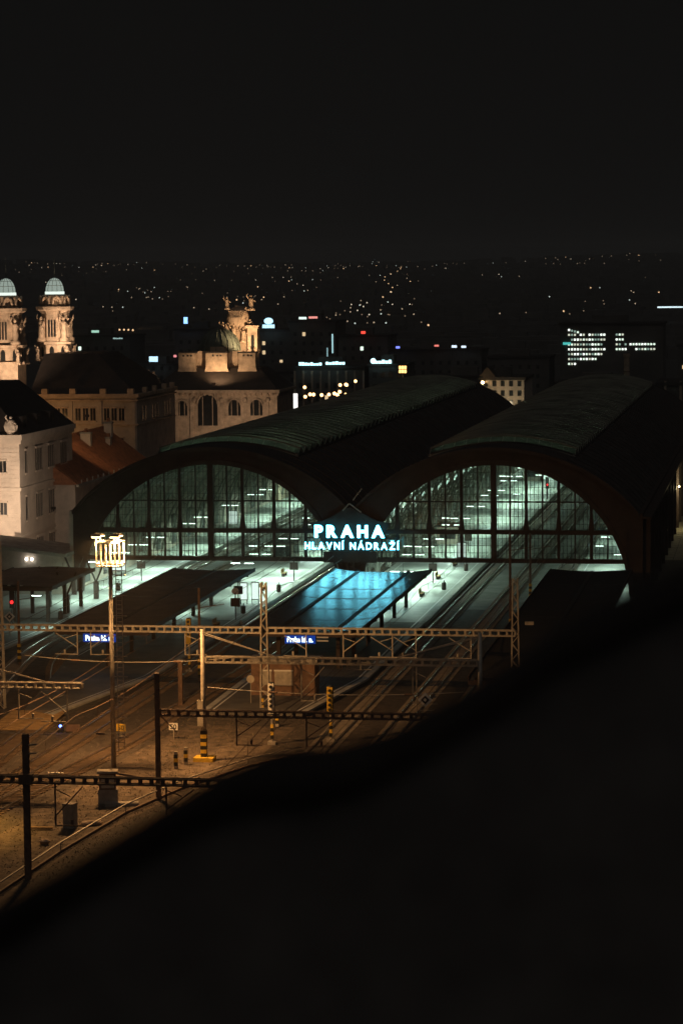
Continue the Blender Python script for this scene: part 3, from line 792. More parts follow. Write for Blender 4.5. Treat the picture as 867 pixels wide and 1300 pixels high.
for x, y, z, lab in ((-85.6, 290, 2.7, 'white diamond board at the left edge platform'), (-28.9, 218, 5.6, 'white diamond board hanging under the lit gantry')):
    t = thing('diamond_board', lab, 'board', (x,y,0))
    b = MB(); s_ = .62; b.prismy([(0,z-s_),(s_,z),(0,z+s_),(-s_,z)], -.03, .03); p = b.build('plate', M_white, t)
    b = MB(); s_ = .36; b.prismy([(0,z-s_),(s_,z),(0,z+s_),(-s_,z)], -.045, -.031); b.build('inner_diamond', M_black, p)
    b = MB(); s_ = .16; b.prismy([(0,z-s_),(s_,z),(0,z+s_),(-s_,z)], -.06, -.046); b.build('centre', M_white, p)
    if z < 4: MB().tube([(0,.05,0),(0,.05,z)], .05).build('post', M_galv, t)
    else: MB().tube([(-.7,.05,8.3),(-.7,.05,z-.9),(.7,.05,z-.9)], .05).build('hanger', M_galv, t)
t = thing('round_board', 'round disc on a thin post before the hut', 'board', (-49.2,246,.5)); MB().tube([(0,0,0),(0,0,2.3)], .04).build('post', M_galv, t)
b = MB(); b.lathe([(.38,-.02),(.38,.02)], 16); o = b.build('disc', M_galv, t, loc=(0,-.06,2.3)); o.rotation_euler = (R(90),0,0)
# blue station name signs
def name_sign(x0, x1, y, z, label, extra):
    t = thing('name_sign', label, 'station sign', ((x0+x1)/2, y, 0), group='blue station name signs')
    wd = (x1-x0); MB().box(-wd/2, wd/2, -.08, .08, z-.42, z+.42).build('light_box', M_blue, t)
    for s_ in (-1, 1): MB().tube([(s_*wd*.3,0,z+.42),(s_*wd*.3,0,z+1.0)], .04).build('hanger', M_steel, t)
    o = link('lettering', text_mesh('Praha hl. n.', .74, emit('sign_white', (.7,.88,1), 2.4, False), .01, .035), t, (0,-.1,z-.24)); o.rotation_euler = (R(90),0,0)
    xs_ = [v.co.x for v in o.data.vertices]; o.scale = ((wd*.86)/(max(xs_)-min(xs_)),1,1)
    return t
name_sign(-70.3, -66.9, 264.5, 3.95, 'blue lit station name sign under the dark canopy left of the floodlight mast', 0)
t = name_sign(-49.3, -46.2, 264.5, 4.05, 'blue lit station name sign above the hut right of the lattice mast', 0)
for z in (3.95, 4.3): MB().box(1.7, 2.9, -.03, .03, z-.07, z+.07).build('slat', M_white, t)
# hut on the platform end
t = thing('platform_hut', 'small dark brick hut with shuttered windows behind the lattice mast', 'hut', (-47.0,252,.5))
hw = MB().box(-3.1,3.1,-1.2,1.4,0,3.3).build('wall', M_brick, t); MB().box(-3.4,3.4,-1.5,1.7,3.3,3.55).build('roof', M_conc, t)
for x0, x1 in ((-2.0,-1.1), (-.8,.95)):
    wn = MB().box(x0,x1,-1.25,-1.2,1.1,2.35).build('shutter', M_galv, hw); MB().box(x0-.05,x1+.05,-1.34,-1.252,2.35,2.5).build('lintel', M_white, wn); MB().box(x0-.05,x1+.05,-1.36,-1.252,1.0,1.1).build('sill', M_conc, wn)
MB().box(1.5,2.5,-1.24,-1.2,.02,2.2).build('door', M_rust, hw)
# cabinets and debris in the dirt yard
t = thing('relay_cabinet', 'dark stone capped cabinet leaning cable beside the floodlight mast foot', 'cabinet', (-51.4,200,0), R(12))
MB().box(-.75,.75,-.5,.5,0,1.1).build('plinth', M_conc, t); MB().box(-.68,.62,-.45,.45,1.1,2.4).build('body', M_rust, t); MB().box(-.82,.78,-.58,.58,2.4,2.56).build('cap', M_conc, t)
MB().box(-.5,.5,-.47,-.455,1.25,2.25).build('door', M_galv, t); MB().tube([(.2,.5,2.4),(.5,.6,5.0)], .06).build('pipe', M_galv, t); MB().tube([(.7,0,2.3),(2.6,.2,1.9)], .08).build('cable_arm', M_rust, t)
MB().box(-.2,2.4,-1.6,-.7,0,.25).build('slab', M_conc, t)
t = thing('concrete_post', 'slim upright grey concrete block in the lit dirt yard', 'post', (-51.9,190.5,0), R(-14)); MB().box(-.42,.42,-.38,.38,0,1.75).build('block', M_conc, t); MB().box(-.45,.45,-.41,.41,1.75,1.86).build('cap', M_conc, t)
t = thing('stone_slab', 'pale flat stone lying beside the upright concrete block', 'stone', (-50.6,191.6,.02), R(25)); b = MB(); b.ball((0,0,.16), .95, .5, .2, 10, .18); b.build('slab', M_stone, t)
t = thing('stone_slab', 'small stone by the kerb of the dirt yard', 'stone', (-52.2,184.5,.02)); b = MB(); b.ball((0,0,.16), .4, .35, .25, 8, .2); b.build('slab', M_stone, t)
t = thing('plank', 'yellowish plank lying beside the near tracks', 'plank', (-53.9,189.5,.1), R(5)); MB().box(-.95,.95,-.16,.16,0,.12).build('board', M_wood, t)
t = thing('cable_trough', 'short pale marker strip between the near tracks', 'marker', (-58.6,211,.1), R(0))
for k, (a, c) in enumerate(((-.75,-.6),(-.45,.3),(.45,.62))): MB().box(a,c,-.12,.12,0,.1).build('strip', M_white, t)
t = thing('ground_signal', 'small dwarf signal with a blue light by the plank ramp', 'signal', (-63.6,231,0)); MB().box(-.2,.2,-.2,.2,0,.8).build('body', M_black, t); MB().ball((0,-.24,.62), .13).build('lamp', M_bluesig, t); MB().box(.45,1.7,-.05,.05,.1,.75).build('plate', M_rust, t)
random.seed(3)
for i in range(5):
    t = thing('striped_bollard', 'small striped marker post at foot of tube mast' if i == 0 else 'small marker post on dirt, %s' % ['', 'nearest the hut', 'right of the lattice mast foot', 'left of the pale signal', 'left of the tube mast foot'][i], 'post', [(-48.9,216.5,0),(-52.6,240.2,0),(-46.0,240.2,0),(-44.8,236,0),(-49.3,214.5,0)][i])
    MB().box(-.14,.14,-.14,.14,0,1.5).build('post', M_galv, t)
    stripes(t, 0, 0, .3, 1.3, .30)
# edge kerb with handrail at the foot of the dark slope
t = thing('retaining_kerb', 'thin pale rail on a low kerb along the dark slope at bottom left', 'kerb', (0,0,0))
pts = [(-52.5,140),(-51.2,165),(-50.3,182),(-49.0,196),(-46.9,206),(-43.5,216),(-40.0,222)]
for (xa,ya),(xb,yb) in zip(pts, pts[1:]):
    MB().bar((xa,ya,.1), (xb,yb,.1), .16, .2).build('kerb_block', M_rust, t); MB().bar((xa,ya,.75), (xb,yb,.75), .09).build('rail', M_galv, t)
    MB().bar((xa,ya,.2), (xa,ya,.75), .08).build('rail_post', M_galv, t)
# loose ballast and dead weeds
random.seed(11)
b = MB()
for i in range(5200):
    y = random.uniform(168, 246); x = random.uniform(-66, -42)
    r = random.uniform(.03,.09)
    a = random.random()*6.28; b.add([(x+r*math.cos(a+k*2.1), y+r*math.sin(a+k*2.1), .0) for k in range(3)] + [(x, y, r*1.1)], [(0,1,3),(1,2,3),(2,0,3)])
stuff(b.build('gravel', mat('loose_stone', (.15,.12,.095), .9, .4, 2)))
b = MB()
for i in range(1500):
    y = random.gauss(215, 22); x = random.gauss(-50.0, 3.2)
    if not 160 < y < 240: continue
    for k in range(2):
        a = random.random()*6.28; h = random.uniform(.06,.22); dx, dy = math.cos(a)*.03, math.sin(a)*.03
        b.add([(x-dx,y-dy,0),(x+dx,y+dy,0),(x+random.uniform(-.15,.15),y+random.uniform(-.15,.15),h)], [(0,1,2)])
stuff(b.build('weed', mat('dry_weed', (.24,.19,.11), .9, .4, 1)))

# lit poster boards and furniture on the platforms
def poster(x, y, label, wd=1.3, rz=0):
    t = thing('poster_stand', label, 'poster', (x,y,.5), rz, 'lit poster boards'); MB().box(-wd/2-.08,wd/2+.08,-.1,.1,.5,2.7).build('frame', M_steel, t)
    for s_ in (-1,1): MB().box(-wd/2,wd/2,min(s_*.101,s_*.12),max(s_*.101,s_*.12),.6,2.6).build('lit_face', M_poster, t); MB().box(s_*wd/2-.05,s_*wd/2+.05,-.05,.05,0,.5).build('leg', M_steel, t)
poster(-64.9, 321, 'bright poster board at the end of the dark canopy', .8); poster(-63.6, 321.6, 'bright poster board right of its twin at the dark canopy end', .8)
poster(-90.0-(-1.6), 352, 'tall white lit panel behind the basket of the floodlight mast', 1.8); poster(-48.5, 330.5, 'small lit panel under the neon sign', 1.0)
poster(-86.5, 420, 'small lit panel deep inside the left arch by the wall'); poster(-71.0, 440, 'white lit panel deep inside the left arch'); poster(-44.0, 372, 'lit panel on the platform behind the right of the sign', 1.2)
def bench(x, y, label):
    t = thing('bench', label, 'bench', (x,y,.5), R(90), 'platform benches')
    MB().box(-1.1,1.1,-.25,.25,.42,.48).build('seat', M_wood, t); MB().box(-1.1,1.1,.22,.28,.5,.95).build('backrest', M_wood, t)
    for s_ in (-.8,.8): MB().box(s_-.05,s_+.05,-.2,.22,0,.42).build('leg', M_steel, t)
for x, y, s_ in ((-63.9,300,'under the right edge of the dark canopy'), (-65.4,336,'inside the foot of the left arch'), (-65.6,352,'deeper behind the left arch glass'), (-44.2,331,'beside the blue canopy end'), (-44.5,350,'behind the right arch glass'), (-44.2,366,'deep on the middle platform')): bench(x, y, 'dark platform bench ' + s_)
for i, (x, y, lab) in enumerate(((-63.2,312,'by the poster boards'),(-63.0,334,'inside the left arch foot'),(-42.3,338,'inside the right arch foot'),(-42.0,360,'deep on the middle platform'),(-84.0,334,'behind the floodlight basket'),(-83.8,305,'under the short canopy'))):
    t = thing('waste_bin', 'small dark waste bin ' + lab, 'bin', (x,y,.5), group='platform bins'); MB().lathe([(.24,0),(.3,.1),(.3,.85),(.22,.95)], 10).build('drum', M_steel, t); MB().box(-.05,.05,.28,.36,0,1.2).build('post', M_steel, t)
for i, (x, y, lab) in enumerate(((-62.9,306,'right of the dark canopy'),(-63.0,345,'behind the left arch glass'),(-44.6,345,'behind the right arch glass'),(-44.6,385,'deep behind the right arch glass'),(-65,318,'between canopy end and left arch'),(-83.6,345,'on the leftmost platform in the arch'))):
    t = thing('info_board', 'tall dark information board ' + lab, 'board', (x,y,.5), group='platform information boards'); MB().box(-.06,.06,-.06,.06,0,3.2).build('post', M_steel, t); MB().box(-.55,.55,-.08,.08,1.6,2.6).build('panel', M_steel, t); b = MB(); b.lathe([(.42,-.05),(.42,.05)], 14); o = b.build('clock', M_white, t, loc=(0,0,3.4)); o.rotation_euler = (R(90),0,0)
for x, y, c in ((-40.9,476,'red signal at the kerb deep inside the right arch'), (-35.9,476,'red signal between tracks deep inside the right arch'), (-88.2,300,'red signal light at the left edge platform'), (-58.6,410,'red signal deep in the left arch by the pylon side')):
    t = thing('platform_signal', c, 'signal', (x,y,0), group='red platform signals'); MB().tube([(0,0,0),(0,0,3.4)], .09).build('post', M_steel, t); MB().box(-.3,.3,-.1,.2,2.4,4.4).build('head', M_black, t); MB().ball((0,-.2,3.1), .2).build('lamp', M_red, t)
t = thing('blue_screen', 'blue white screen beside the red signals inside the right arch', 'screen', (-33.0,478,3.2)); MB().box(-.9,.9,-.1,.1,-.5,.9).build('casing', M_black, t); MB().box(-.8,.8,-.13,-.101,-.4,.8).build('display', emit('screen_blue', (.15,.5,1), 4, False), t)
# kiosks on the platforms inside
for x, y, lab in ((-69.2, 372, 'glazed kiosk on the platform inside the left arch'), (-48.9, 398, 'glazed kiosk on the platform inside the right arch'), (-47.5, 520, 'dark stair block at far end of the right hall')):
    t = thing('platform_kiosk', lab, 'kiosk', (x,y,.5)); MB().box(-1.6,1.6,-2.5,2.5,0,2.6).build('wall', M_stucco2, t); MB().box(-1.9,1.9,-2.8,2.8,2.6,2.8).build('roof', M_steel, t)
    for yy in (-1.6,0,1.6): MB().box(1.6,1.64,yy-.6,yy+.6,.8,2.2).build('window', M_win, t)
    MB().box(-1.2,1.2,-2.54,-2.5,.8,2.2).build('window', M_win, t)
# Y shaped columns of the left platform
for i, (x, y) in enumerate(((-84.6,311),(-84.6,325),(-88.5,317),(-88.5,329))):
    t = thing('forked_column', ['forked dark column nearest the left canopy corner','forked dark column beside the left arch foot','forked dark column under the short canopy','forked dark column behind the short canopy'][i], 'column', (x,y,.5), group='forked columns')
    MB().box(-.28,.28,-.28,.28,0,2.2).build('stem', M_steel, t)
    for s_ in (-1,1): MB().bar((0,0,2.1), (s_*1.2,0,4.9), .2).build('fork', M_steel, t)

# ------------------------------------------------------------------ station buildings on the left
def stat(parent, x, y, z, h, name='statue', rz=0, mt=None):
    b = MB()
    b.lathe([(.24*h,0),(.24*h,.12*h),(.15*h,.16*h),(.17*h,.35*h),(.12*h,.52*h),(.17*h,.66*h),(.15*h,.75*h),(.06*h,.80*h)], 8)
    b.ball((0,0,.88*h), .085*h); b.tube([(.15*h,0,.72*h),(.27*h,-.08*h,.55*h),(.2*h,-.16*h,.62*h)], .045*h, 6); b.tube([(-.15*h,0,.72*h),(-.26*h,-.05*h,.88*h),(-.2*h,-.1*h,1.02*h)], .045*h, 6)
    o = b.build(name, mt or M_stone, parent, True, (x,y,z)); o.rotation_euler = (0,0,rz); return o
def windows(parent, xs_, y, z0, z1, wd, face=-1, mt=None, frame=M_stone):
    for x in xs_:
        wn = MB().box(x-wd/2, x+wd/2, min(y,y+face*.04), max(y,y+face*.04), z0, z1).build('window', mt or M_win, parent)
        MB().box(x-wd/2-.12, x+wd/2+.12, min(y,y+face*.2), max(y,y+face*.2), z0-.2, z0-.01).build('sill', frame, wn)
        MB().box(x-wd/2-.12, x+wd/2+.12, min(y,y+face*.16), max(y,y+face*.16), z1+.01, z1+.22).build('lintel', frame, wn)
        MB().box(x-.04, x+.04, min(y+face*.041,y+face*.07), max(y+face*.041,y+face*.07), z0, z1).build('glazing_bar', frame, wn)
# cream wing with dark mansard
t = thing('station_wing', 'cream corner wing of the station with dark mansard roof at left edge', 'building', (-100,345,0))
wl = MB().box(-20,0,0,27,0,19.2).build('wall', M_stucco, t)
for z in (6.2, 12.6): MB().box(-20,.18,-.18,27.1,z-.2,z+.2).build('string_course', M_stucco, wl)
for j in range(22): MB().box(-20,-.0,-.05,-.001,6.6+j*.58,6.6+j*.58+.5).build('stone_course', M_stucco, wl)
MB().box(-20.4,.5,-.5,27.4,19.2,19.9).build('cornice', M_stucco, t); MB().box(-20.2,.3,-.3,27.2,18.7,19.2).build('frieze', M_stucco, t)
rf = MB(); rf.add([(-20.2,-.2,19.9),(.3,-.2,19.9),(.3,27.3,19.9),(-20.2,27.3,19.9),(-17,5,26.4),(-6.2,5,26.4),(-6.2,22,26.4),(-17,22,26.4)], [(0,1,5,4),(1,2,6,5),(2,3,7,6),(3,0,4,7),(4,5,6,7)])
rf = rf.build('roof', M_slate, t)
for y in (4.5, 11.5, 18.5):
    d = MB().box(-2.6,-.5,y-1,y+1,19.9,22.2).build('dormer', M_slate, rf); MB().box(-.5,-.46,y-.6,y+.6,20.3,21.7).build('pane', M_win, d)
stat(t, -1.2, .3, 19.9, 2.6, 'corner_sculpture', mt=M_stucco); b = MB(); b.ball((-1.3,.3,20.8), .95, .6, 1.0, 9, .2); b.build('corner_sculpture', M_stucco, t)
for z0, z1 in ((14.6,17.6), (8.2,11.4), (2.6,5.4)):
    for gy in (3.0, 9.3, 15.6, 22.2):
        for k in (-1.15, 0, 1.15) if gy not in (3.0,) else (0,):
            y = gy + k
            wn = MB().box(0,.05,y-.42,y+.42,z0,z1).build('window', M_win, wl); MB().box(.0,.2,y-.55,y+.55,z0-.25,z0-.01).build('sill', M_stucco, wn); MB().box(0,.24,y-.6,y+.6,z1+.01,z1+.28).build('hood', M_stucco, wn)
            MB().box(.051,.08,y-.03,y+.03,z0,z1).build('glazing_bar', M_stucco, wn)
windows(wl, (-2.3,-5.2,-8), -.052, 14.9, 16.4, .9, frame=M_stucco); windows(wl, (-2.3,-5.2,-8), -.052, 9.2, 10.8, .9, frame=M_stucco); windows(wl, (-2.3,-5.2,-8), -.052, 2.6, 4.8, .9, frame=M_stucco)
def flood(loc, target, power, size, label, color=WARM, name='floodlight'):
    t = thing(name, label, 'floodlight', loc, group='facade floodlights')
    MB().box(-.3,.3,-.2,.2,.25,.6).build('housing', M_steel, t); MB().box(-.05,.05,-.05,.05,0,.25).build('bracket', M_steel, t)
    rel = Vector(target) - Vector(loc); d = rel.normalized()
    spot(t, (d.x*.7, d.y*.7, .45 + d.z*.7), rel, power, color, size, .7, .25); return t
flood((-104.5,326,7.0), (-103,345,14), 15000, 80, 'floodlight on the low roof aimed at the cream wing', (1,.74,.52))
flood((-93.0,336,10.5), (-100,360,13), 2600, 120, 'added unseen floodlight brightening the side wall of the cream wing', (1,.78,.58))  # fill lamp added to brighten this side wall
# low glazed building before the arch foot
t = thing('baggage_building', 'low long building with pale roof edge left of the left arch', 'building', (-89.7,329,0))
MB().prismy([(-12,0),(0,0),(0,5.3),(-12,6.7)], 0, 10).build('wall', M_stucco2, t); MB().prismy([(-12.3,6.7),(.3,5.3),(.3,5.75),(-12.3,7.15)], -.5, 10.3).build('roof', M_conc, t)
for k in range(7): MB().box(-1.6-k*1.65-.6,-1.6-k*1.65+.6,-.05,-.001,1.2,3.6).build('window', M_win, t)
t = thing('wall_lamp', 'pair of white wall lamps above the short canopy at left', 'lamp', (-94.3,328.9,5.0))
for x in (-.35,.35): MB().ball((x,-.15,0), .18).build('globe', emit('globe_white', (1,.95,.85), 14), t)
MB().box(-.6,.6,-.1,.05,-.05,.05).build('bracket', M_steel, t)
# orange tiled roof with chimneys
t = thing('tiled_outbuilding', 'low wing with orange tiled roof and chimneys behind the left arch', 'building', (-97,362,0))
MB().box(-7,0,0,44,0,12.0).build('wall', M_stucco2, t)
rf = MB().add([(.5,-.4,11.9),(.5,44.4,11.9),(-7,44.4,17.6),(-7,-.4,17.6),(-7,-.4,11.9),(-7,44.4,11.9)], [(0,1,2,3),(0,3,4),(1,5,2),(3,2,5,4)]).build('roof', M_tile, t)
rowm = MB(); 
for j in range(60): rowm.tube([(.48,-.1+j*.74,12.0),(-6.9,-.1+j*.74,17.63)], .09, 4)
stuff(rowm.build('tile_ridges', M_tile, rf))
MB().box(.3,.7,-.5,44.5,11.6,11.95).build('gutter', M_conc, t)
for k in range(14): MB().box(.45,.6,1.5+k*3.1,1.62+k*3.1,11.95,12.5).build('snow_guard', M_galv, rf)
for x, y, z0, z1, wd in ((-5.0,25.5,14.5,17.5,1.5), (-4.0,35,14,16.2,.7), (-5.5,46-5,15,18.2,1.2)):
    c = MB().box(x-wd/2,x+wd/2,y-.5,y+.5,z0,z1).build('chimney', M_stucco, t); MB().box(x-wd/2-.1,x+wd/2+.1,y-.6,y+.6,z1,z1+.25).build('cap', M_conc, c); MB().box(x-.2,x+.2,y-.2,y+.2,z1+.25,z1+.8).build('pot', M_tile, c)
flood((-97.6,371.4,20.6), (-101,396,14), 1500, 75, 'floodlight on the cream wing roof lighting the orange tiles', (1,.62,.3))
# central block with dark mansard
t = thing('station_main_block', 'stone station block with dark hipped roof below the towers', 'building', (-103.3,425,0))
wl = MB().box(-18.3,0,0,28,0,21.2).build('wall', M_stucco2, t); MB().box(-18.6,.4,-.4,28.4,21.2,21.75).build('cornice', M_stone, t); MB().box(-18.5,.3,-.3,28.3,20.6,20.85).build('string_course', M_stone, t); MB().box(-18.45,.2,-.2,28.2,16.6,16.8).build('string_course', M_stone, t)
MB().add([(-18.1,.4,21.75),(-.2,.4,21.75),(-.2,27.6,21.75),(-18.1,27.6,21.75),(-17.3,7,28.1),(-8.2,7,28.1),(-8.2,21,28.1),(-17.3,21,28.1)], [(0,1,5,4),(1,2,6,5),(2,3,7,6),(3,0,4,7),(4,5,6,7)]).build('roof', M_slate, t)
for x in (-15.4,-10.7,-5.6,-1.0): MB().box(x-.5,x+.5,-.3,.5,21.75,22.6).build('attic_block', M_stone, t)
for y in (6,13,20,26): MB().box(-.4,.3,y-.5,y+.5,21.75,22.6).build('attic_block', M_stone, t)
for gx in (-13.3,-8.6,-3.8): windows(wl, [gx-1.25, gx, gx+1.25], 0, 17.4, 19.4, .85)
windows(wl, (-13,-8,-3), 0, 11, 14.5, 1.4)
for y in (4,6,11,13,15,20,22,24):
    wn = MB().box(0,.05,y-.42,y+.42,17.4,19.4).build('window', M_win, wl); MB().box(0,.2,y-.55,y+.55,17.15,17.39).build('sill', M_stone, wn); MB().box(0,.16,y-.55,y+.55,19.41,19.6).build('lintel', M_stone, wn)
for x in (-17.9,-11.0,-6.1,-.5): MB().box(x-.25,x+.25,-.18,-.001,0,20.55).build('pilaster', M_stucco2, wl)
flood((-118.5,414,15.8), (-114,425,19), 1300, 110, 'floodlight on the hidden terrace below the stone block')
# clock-less towers with glass domes
def tower(x, y, zb, label, full):
    t = thing('station_tower', label, 'tower', (x,y,0), group='twin domed towers'); t.scale = (.8,.8,1)
    MB().lathe([(4.3,zb-14),(4.3,zb)] if full else [(3.6,zb-8),(3.6,zb)], 4, 0, 0, math.pi/4).build('base', M_stone, t)
    lo = MB().lathe([(4.4,zb),(4.4,zb+.4),(3.4,zb+.45),(3.4,zb+2.6),(4.0,zb+2.7),(4.1,zb+3.1),(3.3,zb+3.2)], 8, 0, 0, math.pi/8).build('lower_drum', M_stone, t)
    for k in range(8):
        a = k*math.pi/4; b = MB(); b.add([(-.5,0,0),(.5,0,0),(.5,0,1.3),(.3,0,1.65),(0,0,1.8),(-.3,0,1.65),(-.5,0,1.3)], [tuple(range(7))]); o = b.build('arch_opening', M_win, lo, loc=(3.17*math.sin(a), -3.17*math.cos(a), zb+.6)); o.rotation_euler = (0,0,a)
    sh = MB().lathe([(3.05,zb+3.2),(3.05,zb+8.0),(3.25,zb+8.1),(3.25,zb+8.5)], 8, 0, 0, math.pi/8).build('shaft', M_stone, t)
    for k in range(8):
        a = k*math.pi/4
        for dx in ((-.62,0,.62) if k % 2 == 0 else (0,)):
            o = MB().box(-.2,.2,-.03,0,0,2.9).build('window', M_win, sh, loc=(2.83*math.sin(a)+dx*math.cos(a), -2.83*math.cos(a)+dx*math.sin(a), zb+4.0)); o.rotation_euler = (0,0,a)
        for dx in ((-1.05,-.31,.31,1.05) if k % 2 == 0 else (-.5,.5)):
            o = MB().lathe([(.13,0),(.1,.1),(.1,3.1),(.16,3.25)],6).build('colonnette', M_stone, sh, loc=(2.95*math.sin(a)+dx*math.cos(a), -2.95*math.cos(a)+dx*math.sin(a), zb+3.9)); o.rotation_euler = (0,0,a)
    for k in range(4):
        a = math.pi/4 + k*math.pi/2
        stat(t, 3.5*math.sin(a), -3.5*math.cos(a), zb+3.2, 4.4, 'caryatid', a); stat(t, 4.5*math.sin(a), -4.5*math.cos(a), zb-.1, 2.6, 'statue', a)
    MB().lathe([(3.3,zb+8.3),(4.0,zb+8.6),(4.15,zb+9.1),(3.5,zb+9.2)], 8, 0, 0, math.pi/8).build('cornice', M_stone, t)
    MB().lathe([(3.1,zb+9.2),(2.9,zb+10.9),(2.2,zb+11.2)], 8, 0, 0, math.pi/8).build('attic', M_stone, t)
    for k in range(8):
        a = k*math.pi/4 + math.pi/8
        b = MB(); b.tube([(-.9,0,0),(-.6,0,.9),(0,0,1.25),(.6,0,.9),(.9,0,0)], .26, 6); o = b.build('scroll', M_stone, t, loc=(3.1*math.sin(a), -3.1*math.cos(a), zb+9.6)); o.rotation_euler = (0,0,a)
    dz = zb + 11.2
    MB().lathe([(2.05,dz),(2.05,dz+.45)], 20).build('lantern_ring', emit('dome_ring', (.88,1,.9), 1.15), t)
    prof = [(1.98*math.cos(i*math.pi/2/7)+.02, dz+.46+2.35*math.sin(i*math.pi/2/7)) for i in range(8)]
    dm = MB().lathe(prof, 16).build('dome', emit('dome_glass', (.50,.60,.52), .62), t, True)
    for k in range(12):
        a = k*math.pi/6; MB().tube([(r*1.015*math.cos(a), r*1.015*math.sin(a), z+.01) for r, z in prof], .045, 4).build('rib', M_copper, dm)
    for i in (2,4): MB().tube([(prof[i][0]*1.02*math.cos(a), prof[i][0]*1.02*math.sin(a), prof[i][1]) for a in [k*math.pi/8 for k in range(17)]], .035, 4).build('hoop', M_copper, dm)
    MB().tube([(0,0,prof[-1][1]),(0,0,prof[-1][1]+3.6)], .06, 5, .02).build('spire', M_copper, t)
    return t
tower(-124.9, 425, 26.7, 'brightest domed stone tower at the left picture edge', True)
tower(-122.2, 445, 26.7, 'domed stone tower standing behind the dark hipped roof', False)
flood((-121.5,411,23.5), (-124.9,425,31), 12000, 75, 'floodlight below the left domed tower', (1,.70,.46))
flood((-117.5,436,29.0), (-122.2,445,33), 5000, 100, 'floodlight on the dark hipped roof below the right tower', (1,.70,.46))
# pavilion with half dome and sculptural crown
t = thing('station_pavilion', 'floodlit stone pavilion with arched windows and sculpted crown left of centre', 'building', (-97.5,470,0))
wl = MB().box(-9.7,9,0,16,0,19.9).build('wall', M_stone, t); MB().box(-10.2,9.5,-.6,16.5,19.9,20.4).build('cornice', M_stone, t)
for x, wd, z0, z1 in ((-8.4,1.9,15.8,17.6), (-3.7,3.6,14,17.8), (1.2,2.2,15.8,17.6), (5.2,2.2,15.8,17.6)):
    poly = [(x-wd/2,z0),(x+wd/2,z0)] + [(x+wd/2*math.cos(a), z1+wd/2*math.sin(a)) for a in [math.pi*i/8 for i in range(9)]]
    wn = MB().prismy(poly, -.06, -.01).build('arched_window', M_win, wl)
    for i in range(8):
        a0, a1 = math.pi*i/8, math.pi*(i+1)/8; MB().bar((x+wd/2*1.06*math.cos(a0),-.15,z1+wd/2*1.06*math.sin(a0)), (x+wd/2*1.06*math.cos(a1),-.15,z1+wd/2*1.06*math.sin(a1)), .26).build('voussoir', M_stone, wn)
    for k in (-.25,.25): MB().box(x+k*wd-.06,x+k*wd+.06,-.1,-.061,z0,z1+wd*.38).build('glazing_bar', M_stone, wn)
for x in (-9.4,-6.6,-1.1,3.2,7.2,8.7): MB().box(x-.3,x+.3,-.25,0,10,19.6).build('pilaster', M_stone, wl)
MB().add([(-14.2,-.5,20.4),(9.2,-.5,20.4),(9.2,16,20.4),(-14.2,16,20.4),(-9.6,3.5,24.2),(5.2,3.5,24.2),(5.2,12,24.2),(-9.6,12,24.2)], [(0,1,5,4),(1,2,6,5),(2,3,7,6),(3,0,4,7),(4,5,6,7)]).build('roof', M_slate, t)
for x0, x1 in ((-9.5,-6.5), (-4.5,-.6), (1.5,4.6)):
    c = MB().prismy([(x0-.2,23.6),(x1+.25,23.6),(x1,24.4),(x1,26.9),(x0,26.9),(x0,24.4)], 2.6, 4.4).build('attic_block', M_stone, t); MB().box(x0-.15,x1+.15,2.5,4.5,26.9,27.15).build('coping', M_slate, c)
    for k in (-.6,.2,.8): MB().box((x0+x1)/2+k-.18,(x0+x1)/2+k+.18,2.55,2.6,26.3,26.6).build('vent', M_win, c)
MB().box(-6.6,1.0,4.6,11,24.2,27.2).build('dome_base', M_stone, t); MB().box(-4.0,-1.0,4.2,4.6,25.5,28.0).build('parapet', M_stone, t)
prof = [(3.7*math.cos(i*math.pi/2/7)+.02, 27.2+4.0*math.sin(i*math.pi/2/7)) for i in range(8)]
dm = MB().lathe(prof, 20, -3.0, 8).build('dome', M_copper, t, True)
for k in range(20):
    a = k*math.pi/10; MB().tube([(-3.0+r*1.02*math.cos(a), 8+r*1.02*math.sin(a), z+.02) for r, z in prof], .09, 4).build('rib', M_copper, dm)
MB().prismy([(-1.6,26.6),(5.2,26.6),(5.0,29.5),(4.6,31),(3.6,31.4),(3.3,33.2),(2.8,35),(1.0,35.3),(-.3,34.6),(-.9,32.5),(-1.4,31),(-1.9,30.4)], 11.2, 13).build('crown_gable', M_stone, t, loc=(-1.5,0,0))
b = MB(); b.ball((1.3,11.0,33.0), 2.1, 1.1, 1.9, 14, .05); sh_ = b.build('shell_ornament', M_stone, t, True, (-1.5,0,0))
for k in range(9):
    a = -.9 + k*.225; MB().tube([(1.3,9.9,31.3),(1.3+1.1*math.sin(a),9.75,33.1),(1.3+1.9*math.sin(a),10.3,34.3)], .13, 5, .2).build('shell_flute', M_stone, sh_)
for x, z, h in ((-.6,34.6,2.4), (3.9,34.4,3.0), (-1.4,29.9,2.6), (.6,29.0,3.0), (2.4,28.6,2.8), (3.6,30.4,2.6)): stat(t, x-1.5, 10.4, z, h)
pier = MB().box(3.3,5.1,9.6,11.6,24.2,31.2).build('corner_pier', M_stone, t, loc=(-1.5,0,0)); MB().box(3.0,5.4,9.3,11.9,31.2,31.7).build('cap', M_stone, pier); MB().box(4.0,4.5,9.52,9.6,26,30).build('niche', M_win, pier)
stat(t, -13.6, 0, 20.4, 3.6)
for k in range(19): MB().box(-9.6+k*1.03,-9.2+k*1.03,-.5,-.02,19.4,19.88).build('cornice_bracket', M_stone, wl)
for k in range(12): MB().box(-9.72,9.02,-.05,-.002,10.2+k*.78,10.2+k*.78+.66).build('stone_course', M_stone, wl)
